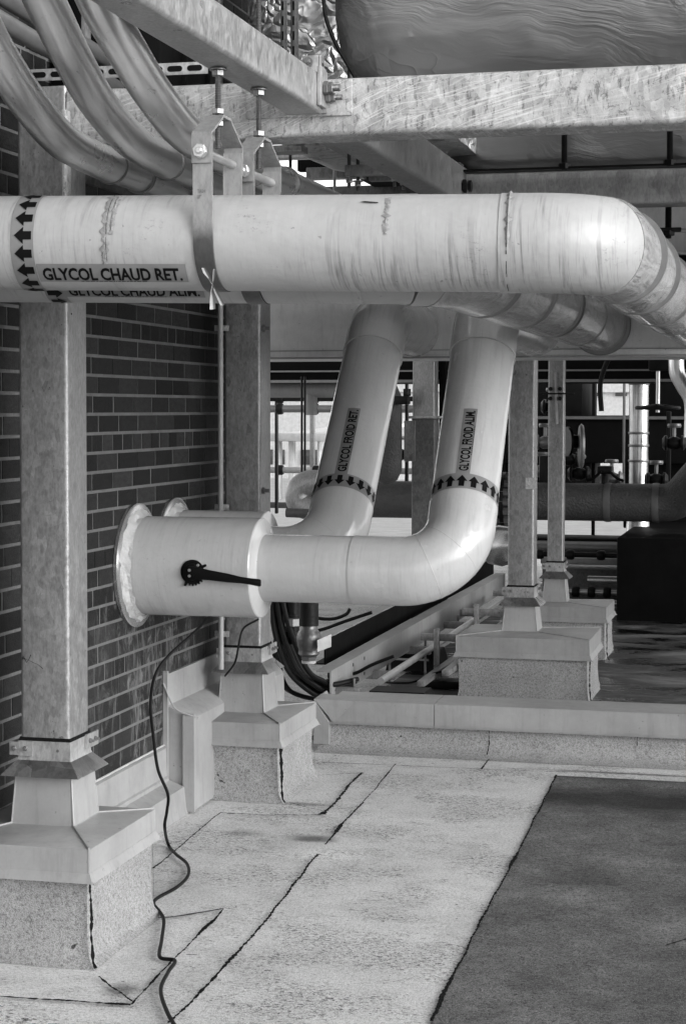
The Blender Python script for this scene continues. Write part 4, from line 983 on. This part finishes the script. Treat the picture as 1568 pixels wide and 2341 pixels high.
# farther beams seen in the gap under the broad beam
for i, (lab, pa, pb, Yf, hh, mt) in enumerate((('narrow pale channel end left of the far gap', (617, 332), (654, 332), 5.6, .022, GALV), ('long pale flat beam high in the far gap', (617, 343), (748, 343), 9.0, .045, GALV),
        ('lower grey beam in the far gap', (700, 383), (805, 383), 8.6, .055, GALVCOL), ('dark low beam at the bottom of the far gap', (690, 428), (1050, 428), 9.5, .08, GALVDK), ('dark beam at the back of the far gap', (680, 352), (860, 352), 10.5, .10, DARK))):
    a, b = P(*pa, Y=Yf), P(*pb, Y=Yf); t = thing('far_beam', lab, 'beam', (a.x, Yf, a.z-hh), 'small beams in the far gap')
    hss((a.x, Yf+.04, a.z-hh/2), (b.x+.05, Yf+.04, a.z-hh/2), .08, hh, .006).build('tube', mt, t)
for lab, px, Yf in (('left thin hanger rod in the far gap', 664, 7.6), ('right thin hanger rod in the far gap', 765, 8.3)):
    q0 = P(px, 335, Y=Yf); q1 = P(px, 445, Y=Yf); tag(MB().tube([(q0.x, Yf, q1.z), (q0.x, Yf, q0.z+.3)], .007, 8).build('hanger_rod', RODM), lab, 'rod')
# clamp and bolts at the end of the second beam
cl = thing('beam_clamp', 'dark beam clamp with bolts at the left end of the second cross beam', 'clamp', P(1020, 440, Y=6.9))
q0 = P(1012, 378, Y=6.9); q1 = P(1020, 450, Y=6.9); m = MB(); m.bbox(q0.x, q0.x+.02, 6.9, 6.95, q1.z-.03, q0.z, .003); m.bbox(q0.x-.015, q0.x+.07, 6.88, 6.96, q0.z, q0.z+.008, .002); m.build('angle', GALVDK, cl)
m = MB(); q = P(1015, 376, Y=6.9); m.hexnut(q, (0,0,1), .018, .02); q = P(1046, 420, Y=6.92)
for dx in (0, .02, .04): m.hexnut(q+Vector((dx,0,-.01)), (1,0,0), .03-.2*dx, .014)
m.build('bolt', CAST, cl)
# saddle clamp with rod at the right edge
sc_ = thing('saddle_clamp', 'saddle clamp with threaded rod at the right edge behind the pipe bend', 'clamp', P(1527, 540, Y=7.2))
m = MB(); q0 = P(1527, 470, Y=7.2); q1 = P(1527, 545, Y=7.2); threaded(m, (q0.x, 7.2, q1.z), (q0.x, 7.2, q0.z+.05), .012); m.build('rod', BLACK, sc_)
m = MB(); m.bbox(q0.x-.05, q0.x+.05, 7.18, 7.23, P(1527, 530, Y=7.2).z, P(1527, 521, Y=7.2).z, .002); m.hexnut((q0.x, 7.2, q1.z+.01), (0,0,1), .026, .02); m.build('plate', CAST, sc_)
m = MB()
for s in (-1, 1): m.tube(smooth_path([Vector((q0.x+s*.05, 7.2, q1.z+.03)), Vector((q0.x+s*.10, 7.2, q1.z+.022)), Vector((q0.x+s*.15, 7.2, q1.z-.02)), Vector((q0.x+s*.17, 7.2, q1.z-.1))], 5), .008, 8)
m.build('saddle_arm', STEEL, sc_)
t = tag(hss(P(1470, 578, Y=7.9), P(1700, 578, Y=7.9), .03, .018, .004).build('far_rail', GALV), 'pale thin rail behind the pipe bend at the right edge', 'rail')
t = tag(MB().bbox(P(1440, 470, Y=8.1).x, 5, 8.1, 8.19, P(1500, 640, Y=8.1).z, P(1500, 582, Y=8.1).z, .004).build('dark_channel', DARK), 'black channel under the thin rail at the right edge', 'channel')

# ------------------------------------------------------------------ rails on the roof beyond the curb
RAILG = mk_sheet('grey rail paint', .27, .45)
def rail(label_, px, py_top, py_bot, Yf, Yb, mat, wt=.06):
    a = P(px, py_top, Y=Yf); b = P(px, py_bot, Y=Yf); hh = a.z-b.z; th = .008
    pr = [(0, 0), (wt, 0), (wt, th), (th, th), (th, hh-th), (wt, hh-th), (wt, hh), (0, hh)]
    t = thing('channel_rail', label_, 'rail', (a.x, (Yf+Yb)/2, b.z), 'steel rails running back over the roof')
    m = MB(); m.loft([[(a.x-x, Yf, b.z+z) for x, z in pr], [(a.x-x, Yb, b.z+z) for x, z in pr]]); m.build('channel', mat, t)
    return t, a, b
r1, ra, rbb = rail('near grey channel rail running back from the long curb', 757, 1534, 1600, 8.55, 14.0, RAILG, .075)
m = MB()
for px, Yq in ((0, 9.0), (0, 9.25)): m.lathe((ra.x+.0005, Yq, (ra.z+rbb.z)/2+.04), (1,0,0), [(0,.010),(.001,.010)], 10); m.lathe((ra.x+.0005, Yq, (ra.z+rbb.z)/2-.04), (1,0,0), [(0,.010),(.001,.010)], 10)
m.build('bolt_hole', INK, r1)
r2_, ra2, rb2 = rail('dark channel rail running back beyond the near one', 744, 1462, 1520, 9.1, 14.5, DARK, .06)
MB().box(ra2.x-.062, ra2.x+.004, 9.1, 14.5, ra2.z+.001, ra2.z+.009).build('top_flange', RAILG, r2_)
for i, (px, py, Yf) in enumerate(((812, 1584, 0), (893, 1545, 0), (975, 1488, 0), (1050, 1430, 0), (1085, 1402, 0))):
    q = P(px, py, X=ra.x+.10); Yf = q.y; t = thing('cross_strut', ['first', 'second', 'third', 'fourth', 'fifth'][i]+' short strut cross piece under the near rail counting from the long curb', 'strut', q, 'cross pieces under the rails')
    MB().bbox(q.x-.16, q.x+.02, Yf, Yf+.042, q.z-.022, q.z+.022, .003).build('strut', GALVCOL, t)
    m = MB(); m.tube([(q.x-.02, Yf+.06, .004), (q.x-.02, Yf+.06, q.z+.06)], .007, 8); m.build('levelling_rod', STEELDK, t)
for lab, dx_, zz_ in (('nearer slim strut running back under the thin pale pipe', .27, .10), ('farther slim strut running back toward the wide curb box', .40, .16)):
    tag(MB().bbox(ra.x+dx_, ra.x+dx_+.04, 9.3, 13.5, zz_, zz_+.03, .003).build('slim_strut', GALVCOL), lab, 'strut', 'slim struts beside the rails')
for i_, yy_ in enumerate((9.9, 11.2, 12.4)):
    t = thing('rail_stand', ['nearest', 'middle', 'farthest'][i_]+' small steel stand beside the near rail', 'stand', (ra.x+.3, yy_, 0), 'stands under the slim struts')
    m = MB(); m.bbox(ra.x+.24, ra.x+.27, yy_, yy_+.03, .01, .33, .003); m.bbox(ra.x+.44, ra.x+.47, yy_, yy_+.03, .01, .33, .003); m.bbox(ra.x+.16, ra.x+.52, yy_+.031, yy_+.06, .26, .30, .003); m.build('frame', GALVCOL, t)
    m = MB(); m.bbox(ra.x+.18, ra.x+.53, yy_-.06, yy_+.09, .006, .05, .008); m.build('pad', BLACK, t)
t = thing('filler_floor', 'black tray floor added to darken the gap between the two channel rails', 'filler', (ra.x-.3, 10, .1))  # black plate and bars added to darken the gap between the rails
m = MB(); m.bbox(P(744, 1500, Y=9.1).x+.01, ra.x-.085, 9.0, 14.2, rbb.z+.005, rbb.z+.02, .003); m.build('plate', BLACK, t)
m = MB()
for k in range(9): m.bbox(P(744, 1500, Y=9.1).x+.01, ra.x-.085, 9.1+k*.55, 9.14+k*.55, rbb.z+.021, rbb.z+.05, .003)
m.build('filler_bar', DARK, t)
q = P(850, 1570, X=ra.x+.20)
t = tag(MB().tube([(q.x, 8.75, q.z), (q.x, 13, q.z)], .018, 16).build('service_pipe', STEEL), 'thin pale pipe running back beside the near rail', 'pipe')
for lab, px, py, Yf in (('nearer black rubber support block under the thin pipe', 915, 1590, 9.0), ('farther black rubber support block under the thin pipe', 955, 1520, 10.6)):
    q = P(px, py, Y=Yf); t = thing('rubber_block', lab, 'support block', (q.x, Yf, 0), 'rubber support blocks')
    m = MB(); m.loft([ring_rect(q.x, Yf, .17, .12, .005), ring_rect(q.x, Yf, .15, .10, .10), ring_rect(q.x, Yf, .14, .09, .13)]); m.build('block', BLACK, t)
    m = MB(); m.box(q.x-.12, q.x+.09, Yf-.124, Yf-.121, .07, .082); m.build('stripe', YTAG, t)
cable('loose_cable', 'thin black cable lying over the far roof near the wide curb box', 'cable', [P(880, 1560, Y=9.4), P(940, 1560, Y=9.5), P(990, 1540, Y=9.6), P(1040, 1530, Y=9.75)], .006)

# ------------------------------------------------------------------ far plant room gear behind
def fx(px, Y): return P(px, 1000, Y=Y).x
def fz(py, Y, px=1000): return P(px, py, Y=Y).z
# big dark header pipe with elbow and flange
YH = 14.0; zh = fz(1147, YH, 1300); rhd = (fz(1104, YH, 1300)-fz(1190, YH, 1300))/2
hp = thing('header_pipe', 'big dark horizontal header pipe crossing low behind the posts', 'pipe', (1, YH, zh-rhd))
pth = fillet([(fx(645, YH), YH+1.2, zh-.04), (fx(700, YH), YH, zh), (fx(1545, YH), YH, zh), (fx(1640, YH), YH-.3, zh+.35)], .2, 8)
MB().tube(pth, rhd, 40).build('jacket', INSUL, hp)
m = MB()
for px in (1405-300, 1390, 1500): ring(m, (fx(px, YH), YH, zh), (1,0,0), rhd, .05, .006)
m.build('band', flat('grey joint band', .10, .5), hp)
m = MB()
for px in (1135, 1150): m.lathe((fx(px, YH), YH, zh), (1,0,0), [(0, rhd*1.55), (.03, rhd*1.55)], 40)
m.build('flange', CAST, hp)
m = MB()
for i in range(16):
    a = 2*math.pi*i/16; m.hexnut((fx(1130, YH), YH+rhd*1.35*math.cos(a), zh+rhd*1.35*math.sin(a)), (1,0,0), .03, .14)
m.build('flange_bolt', STEELDK, hp)
# silver vertical riser
YS = 14.8; sr = thing('silver_riser', 'shiny aluminium clad vertical pipe at the right', 'pipe', (fx(1459, YS), YS, 0))
rr = (fx(1482, YS)-fx(1437, YS))/2
MB().tube([(fx(1459, YS), YS, 0), (fx(1459, YS), YS, fz(780, YS))], rr, 32).build('cladding', CHROME, sr)
m = MB()
for py in (878, 988, 1016, 1050): ring(m, (fx(1459, YS), YS, fz(py, YS)), (0,0,1), rr, .02, .006)
m.build('band', STEELDK, sr)
m = MB(); m.lathe((fx(1459, YS), YS, fz(1240, YS)), (0,0,1), [(-.2, rr*1.1), (0, rr*1.45), (.12, rr*1.25), (.3, rr*1.05)], 32); m.build('bell', CHROME, sr)
# handwheel valve
YV = 12.5; hv = thing('gate_valve', 'gate valve with horizontal handwheel hanging at the right edge', 'valve', (fx(1502, YV), YV, fz(940, YV)))
m = MB(); cx_, cz_ = fx(1502, YV), fz(932, YV); n = 40; rw = (fx(1550, YV)-fx(1455, YV))/2
m.tube([(cx_+rw*math.cos(2*math.pi*i/n), YV+rw*math.sin(2*math.pi*i/n), cz_) for i in range(n+1)], .014, 10); 
for k in range(5): a = R(72*k+10); m.tube([(cx_, YV, cz_+.02), (cx_+rw*math.cos(a), YV+rw*math.sin(a), cz_)], .010, 8)
m.build('handwheel', CAST, hv)
MB().tube([(cx_, YV, cz_-.03), (cx_, YV, fz(850, YV))], .014, 12).build('stem', STEEL, hv)
m = MB(); m.bbox(fx(1482, YV), fx(1530, YV), YV-.07, YV+.07, fz(850, YV), fz(800, YV), .01); m.build('gearbox', CAST, hv)
wp = tag(MB().tube(smooth_path([P(1545, 800, Y=12), P(1546, 850, Y=12), P(1560, 880, Y=12), P(1580, 920, Y=12), P(1580, 1000, Y=12)], 6), .05, 20).build('bent_pipe', COND), 'grey bent pipe cut by the right edge beside the handwheel', 'pipe')
# dark beams and big dark unit
def darkbox(name, label_, cat, x0, x1, y0, y1, Yf, depth, mat=DARK, trim=None):
    t = thing(name, label_, cat, ((fx(x0, Yf)+fx(x1, Yf))/2, Yf, fz(y1, Yf)))
    m = MB(); m.bbox(fx(x0, Yf), fx(x1, Yf), Yf, Yf+depth, fz(y1, Yf), fz(y0, Yf), .01); m.build('casing', mat, t)
    if trim:
        m = MB()
        for py, hh in trim: m.box(fx(x0, Yf)+.01, fx(x1, Yf)-.01, Yf-.03, Yf-.003, fz(py, Yf)-hh, fz(py, Yf)); 
        m.build('trim', STEELDK, t)
    return t
darkbox('far_duct', 'dark upper duct beam behind the posts under the casing', 'duct', 560, 1700, 790, 874, 13.2, 1.0, DARK, [(868, .02), (846, .012)])
darkbox('far_unit', 'large black air handling unit behind the right posts', 'machine', 1130, 1330, 868, 955, 16.0, 1.2, DARK)
darkbox('far_unit', 'black plant casing right of the bright opening', 'machine', 1440, 1720, 860, 955, 16.0, 1.2, DARK)
darkbox('far_unit', 'long dark casing just above the dark header pipe', 'machine', 1130, 1720, 950, 1056, 15.8, 1.4, DARK, [(951, .025)])
darkbox('far_unit', 'dark casing between the bright slot and the silver riser', 'machine', 1425, 1720, 1054, 1200, 15.9, 1.0, DARK)
darkbox('far_unit', 'dark casing left of the bright slot behind the thin post', 'machine', 1130, 1345, 1054, 1130, 15.9, 1.0, DARK)
darkbox('cooling_unit', 'black shaded machine block at the right beyond the curb', 'machine', 1411, 1900, 1222, 1475, 13.4, 2.0, DARK)
darkbox('far_duct', 'dark low duct behind the right posts', 'duct', 1130, 1900, 1226, 1262, 15.2, .5, DARK, [(1236, .03)])
t = tag(MB().tube([(fx(1200, 15), 15.0, fz(1245, 15)), (fx(1700, 15), 15.0, fz(1245, 15))], .05, 16).build('far_pipe', STEELDK), 'dark glossy pipe low behind the right posts', 'pipe')
t = tag(MB().bbox(fx(1236, 14.5), fx(1438, 14.5), 14.5, 14.8, fz(1284, 14.5), fz(1269, 14.5), .01).build('far_plank', SHEET), 'pale flat plank low behind the right posts', 'plank')
for i, (lab, x0, x1, y0, y1) in enumerate((('shiny aluminium clad pipe end low behind the thin post', 1345, 1440, 1308, 1328), ('lower shiny pipe behind the thin post', 1395, 1442, 1362, 1376))):
    Yq = 14.2; a, b = fx(x0, Yq), fx(x1, Yq); z_ = (fz(y0, Yq)+fz(y1, Yq))/2; tag(MB().tube([(a, Yq, z_), (b, Yq, z_)], (fz(y0, Yq)-fz(y1, Yq))/2, 20).build('clad_pipe', CHROME), lab, 'pipe')
darkbox('low_duct', 'grey low duct run behind the far curb box', 'duct', 1240, 1440, 1294, 1400, 15.0, .5, GALVDK, [(1335, .03), (1345, .02)])
sh = tag(MB().lathe((fx(1145, 13), 13, fz(1245, 13)), (1,0,.1), [(-.12,.04),(-.1,.12),(0,.15),(.12,.12),(.2,.10)], 28).build('clad_elbow', CHROME), 'shiny cladding dome behind the white bend', 'cladding')
t = thing('valve_sensor', 'small valve actuator with wires standing on the dark header pipe', 'actuator', (fx(1382, 14), 14, fz(1105, 14)))
m = MB(); m.bbox(fx(1366, 14), fx(1400, 14), 13.95, 14.1, fz(1080, 14), fz(1062, 14), .01); m.tube([(fx(1383, 14), 14, fz(1106, 14)), (fx(1383, 14), 14, fz(1078, 14))], .03, 10); m.build('body', CAST, t)
m = MB()
for s in (-1, 1): m.tube(smooth_path([P(1383+s*10, 1078, Y=13.9), P(1383+s*25, 1092, Y=13.9), P(1383+s*42, 1100, Y=13.9)], 5), .012, 6)
m.build('wire', BLACK, t)
darkbox('gear_cluster', 'dark pump gear glimpsed between the far posts', 'machine', 1232, 1268, 1040, 1100, 13.6, .5, CAST)
m = MB(); q = P(1310, 1010, Y=13.5)
m.lathe((q.x-.05, 13.5, q.z), (1, .5, 0), [(0,.03),(0,.11),(.02,.11),(.02,.05),(.08,.05)], 24); tag(m.build('pipe_flange', CAST), 'dark bolted flange between the far posts', 'flange')
m = MB(); q = P(1328, 1020, Y=13.4); m.lathe(q, (1,.2,0), [(-.015,.15),(.0,.165),(.015,.15)], 32); tag(m.build('disc_guard', STEELDK), 'thin round disc on edge behind the thin post', 'disc')
cable('far_cable', 'black cable looping over the bright opening at the right', 'cable', [P(1392, 815, Y=12.8), P(1378, 850, Y=12.8), P(1371, 885, Y=12.8), P(1374, 940, Y=12.8)], .018)

# galvanised post and vessel between the two risers
t = thing('far_post', 'mottled galvanised far post between the two rising pipes', 'post', (fx(972, 13), 13, 0))
hss((fx(972, 13), 13, fz(953, 13)), (fx(972, 13), 13, fz(800, 13)), .16, .16, .012, up=(0,1,0)).build('upper_tube', GALVCOL, t)
MB().bbox(fx(940, 13), fx(1012, 13), 12.88, 13.12, fz(957, 13), fz(951, 13), .005).build('cap_plate', GALV, t)
hss((fx(972, 13), 13, 0), (fx(972, 13), 13, fz(957, 13)), .17, .17, .012, up=(0,1,0)).build('lower_tube', GALVDK, t)
t = tag(MB().bbox(fx(1003, 13.1), fx(1018, 13.1), 13.1, 13.2, 0, fz(810, 13.1), .004).build('dark_upright', DARK), 'black upright right of the mottled far post', 'post')
t = tag(MB().bbox(fx(923, 12.6), fx(948, 12.6), 12.6, 12.63, fz(1055, 12.6), fz(962, 12.6), .004).build('slotted_angle', GALVDK), 'dark drilled angle left of the mottled far post', 'angle')
m = MB()
for py in (975, 1004, 1034): m.lathe((fx(934, 12.6), 12.599, fz(py, 12.6)), (0,-1,0), [(0,.018),(.001,.018)], 12)
tag(m.build('round_holes', WHITE), 'row of pale holes in the dark drilled angle', 'holes') if False else None
vs_ = thing('dark_vessel', 'dark rounded vessel behind the left rising pipe', 'tank', (fx(885, 12.8), 12.8, fz(1110, 12.8)))
m = MB(); rv = (fx(918, 12.8)-fx(850, 12.8))/2; m.lathe((fx(884, 12.8), 12.8, fz(1108, 12.8)), (0,0,1), [(0, rv*.3), (.03, rv*.7), (.1, rv), (.62, rv), (.72, rv*.6)], 32); m.build('shell', INSUL, vs_)
m = MB(); m.bbox(fx(905, 12.7), fx(935, 12.7), 12.65, 12.75, fz(925, 12.7), fz(905, 12.7), .01); m.hexnut((fx(930, 12.7), 12.7, fz(905, 12.7)), (0,0,1), .03, .05); m.build('fitting', CAST, vs_)
# gear seen left of the rising pipes: pale duct, posts, silver ellipse unit
t = thing('far_duct', 'pale grey round duct behind the left rising pipe', 'duct', (fx(680, 13), 13, fz(906, 13)))
MB().tube([(fx(560, 13), 13.5, fz(888, 13)), (fx(780, 13), 13.5, fz(888, 13))], .062, 24).build('shell', SHEET, t)
MB().tube([(fx(670, 13), 13.5, fz(890, 13)), (fx(670, 13), 13.5, fz(950, 13))], .05, 24).build('branch', SHEET, t)
t = thing('far_canopy', 'pale sloping canopy on thin legs seen beyond the left rising pipe', 'canopy', (fx(680, 18), 18, fz(1150, 18)))
m = MB(); xa_, xb_ = fx(590, 18), fx(790, 18); m.loft([[(xa_, 18, fz(1000, 18)), (xb_, 18, fz(984, 18)), (xb_, 18, fz(992, 18)), (xa_, 18, fz(1010, 18))], [(xa_+.6, 22, fz(955, 22)), (xb_+.6, 22, fz(950, 22)), (xb_+.6, 22, fz(958, 22)), (xa_+.6, 22, fz(962, 22))]]); m.build('sloping_roof', SHEETDK, t)
m = MB(); m.bbox(xa_, xb_, 17.9, 17.99, fz(1006, 18)-.02, fz(992, 18), .01); m.build('fascia', WHITE, t)
for x0_, x1_ in ((656, 668), (632, 637), (722, 728)):
    m = MB(); m.bbox(fx(x0_, 18), fx(x1_, 18), 18.05, 18.15, fz(1148, 18), fz(1000, 18), .01); m.build('leg', SHEETDK, t)
for lab, px in (('left of two thin cables behind the left rising pipe', 690), ('right of two thin cables behind the left rising pipe', 697)):
    tag(MB().tube([(fx(px, 12), 12, fz(860, 12)), (fx(px, 12), 12, fz(1110, 12))], .008, 8).build('thin_cable', CAST), lab, 'cable')
darkbox('small_box', 'dark control box low in the bright gap', 'box', 717, 735, 1085, 1093, 16, .1, CAST)
t = tag(MB().tube(smooth_path([P(740, 1105, Y=11.6), P(705, 1105, Y=11.6), P(684, 1120, Y=11.6), P(686, 1150, Y=11.6), P(720, 1165, Y=11.6)], 6), .085, 24).build('far_elbow', GALVCOL), 'round grey elbow peeping out left of the rear rising pipe', 'pipe')
t = tag(MB().tube([P(655, 1172, Y=10.6), P(760, 1176, Y=10.6)], .028, 20).build('far_stub', INSUL), 'small dark pipe stub below the grey elbow', 'pipe')

rg = random.Random(11)
for i, (lab, x0, x1, py, Y_, r_) in enumerate((('uppermost thin dark pipe crossing the far bright gap', 600, 1000, 912, 15.5, .022), ('second thin dark pipe crossing the far bright gap', 600, 1000, 935, 16.2, .035), ('pale pipe crossing under the far canopy', 600, 1010, 1078, 17, .03), ('dark pipe low across the far bright gap', 560, 1000, 1160, 17.5, .03), ('slim dark pipe above the far plank', 1130, 1480, 1262, 14.2, .02), ('slim bright pipe right of the farthest curb box', 1300, 1480, 1345, 14.4, .022))):
    t = thing('far_pipe', lab, 'pipe', (fx((x0+x1)/2, Y_), Y_, fz(py, Y_)), 'thin far service pipes')
    MB().tube([(fx(x0, Y_), Y_, fz(py, Y_)), (fx(x1, Y_), Y_, fz(py, Y_))], r_, 14).build('tube', (CAST, STEELDK, SHEET, INSUL, CAST, STEEL)[i], t)
    m = MB()
    for k_ in range(5): ring(m, (fx(x0+(x1-x0)*(k_+.5)/5, Y_), Y_, fz(py, Y_)), (1, 0, 0), r_, .06, .02, 12)
    m.build('coupling', CAST, t)
for i, (lab, px, y0_, y1_, wd_, Y_, mt_) in enumerate((('dark slim upright left in the far bright gap', 628, 870, 1180, 5, 16.4, CAST), ('grey upright in the middle of the far bright gap', 708, 870, 1160, 9, 17.2, GALVCOL), ('black slim upright beside the dark vessel', 925, 830, 1110, 6, 15.0, CAST),
        ('dark upright beside the bright slot', 1352, 870, 1230, 7, 16.0, DARK), ('grey slim upright left of the silver riser', 1422, 860, 1105, 5, 15.4, STEELDK), ('dark upright right of the silver riser', 1522, 940, 1110, 10, 14.9, CAST))):
    tag(MB().bbox(fx(px, Y_), fx(px+wd_, Y_), Y_, Y_+.06, fz(y1_, Y_), fz(y0_, Y_), .004).build('far_upright', mt_), lab, 'post')
for i in range(9):
    px = (1246, 1300, 1324, 1398, 1500, 1540, 1238, 1262, 912)[i]; py = (1010, 1048, 1080, 1090, 1092, 1010, 1075, 930, 1040)[i]; Y_ = 14.4
    lab = ('dark valve body just right of the thick far post', 'small dark valve near the thin post', 'dark pump head left of the bright slot', 'small valve head right of the bright slot', 'dark valve resting near the header elbow', 'dark valve high above the header elbow', 'dark coupling low between the two far posts', 'dark junction block high between the two far posts', 'dark fitting beside the drilled angle')[i]
    t = thing('small_valve', lab, 'valve', (fx(px, Y_), Y_, fz(py+14, Y_)), 'small dark valves in the far plant')
    c_ = Vector((fx(px, Y_), Y_, fz(py, Y_))); m = MB(); m.lathe(c_-Vector((.09, 0, 0)), (1, 0, 0), [(0, .035), (.02, .06), (.035, .06), (.04, .035), (.07, .05), (.11, .05), (.14, .035), (.145, .06), (.16, .06), (.18, .035)], 16); m.build('body', STEELDK if i % 3 == 0 else CAST, t)
    m = MB(); m.tube([c_, c_+Vector((0, 0, .13))], .014, 8); m.lathe(c_+Vector((0, 0, .12)), (0, 0, 1), [(0, .05), (.015, .055), (.03, .05)], 14); m.build('bonnet', STEELDK, t)
# bright buildings and parapet far beyond
def building(label_, x0, x1, ytop, Yf, depth, mat, wins):
    a, b = fx(x0, Yf), fx(x1, Yf); zt = fz(ytop, Yf)
    t = thing('far_building', label_, 'building', ((a+b)/2, Yf, -6))
    MB().box(a, b, Yf, Yf+depth, -6, zt).build('wall', mat, t)
    for (u0, u1, v0, v1) in wins:
        m = MB(); m.bbox(fx(u0, Yf), fx(u1, Yf), Yf-.05, Yf-.01, fz(v1, Yf), fz(v0, Yf), .01); m.build('window', GLASSDK if mat is WHITE else SHEETDK, t)
    MB().box(a-.1, b+.1, Yf-.12, Yf-.02, zt-.3, zt+.05).build('parapet', GREYBLD, t)
    return t
building('bright white building seen through the gap left of the rising pipes', 520, 1100, 865, 40, 10, WHITE, [(610, 625, 1030, 1065), (640, 652, 1030, 1065), (690, 730, 1030, 1065)])
building('pale building seen through the small opening at the right', 1250, 1800, 870, 45, 10, WHITE, [(1345, 1375, 898, 906), (1405, 1432, 898, 906)])
roof2 = struct(sheet('far_white_roof', [(-12, 19), (25, 19), (25, 39), (-12, 39)], .006, mk_sheet('white far roof', .42, .7)), 'bright white roof far beyond the plant')

# closing surfaces: duct added above and behind to block sky light, dark between the beams
t = thing('sky_block_duct', 'large overhead duct added to block sky light, high behind the second cross beam', 'duct', (1.5, 9, 3.2))
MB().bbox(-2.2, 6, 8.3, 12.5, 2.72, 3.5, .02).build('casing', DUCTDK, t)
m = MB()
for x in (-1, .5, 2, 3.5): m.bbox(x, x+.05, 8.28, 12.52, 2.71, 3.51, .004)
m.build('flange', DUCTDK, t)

S.cycles.max_bounces = 6
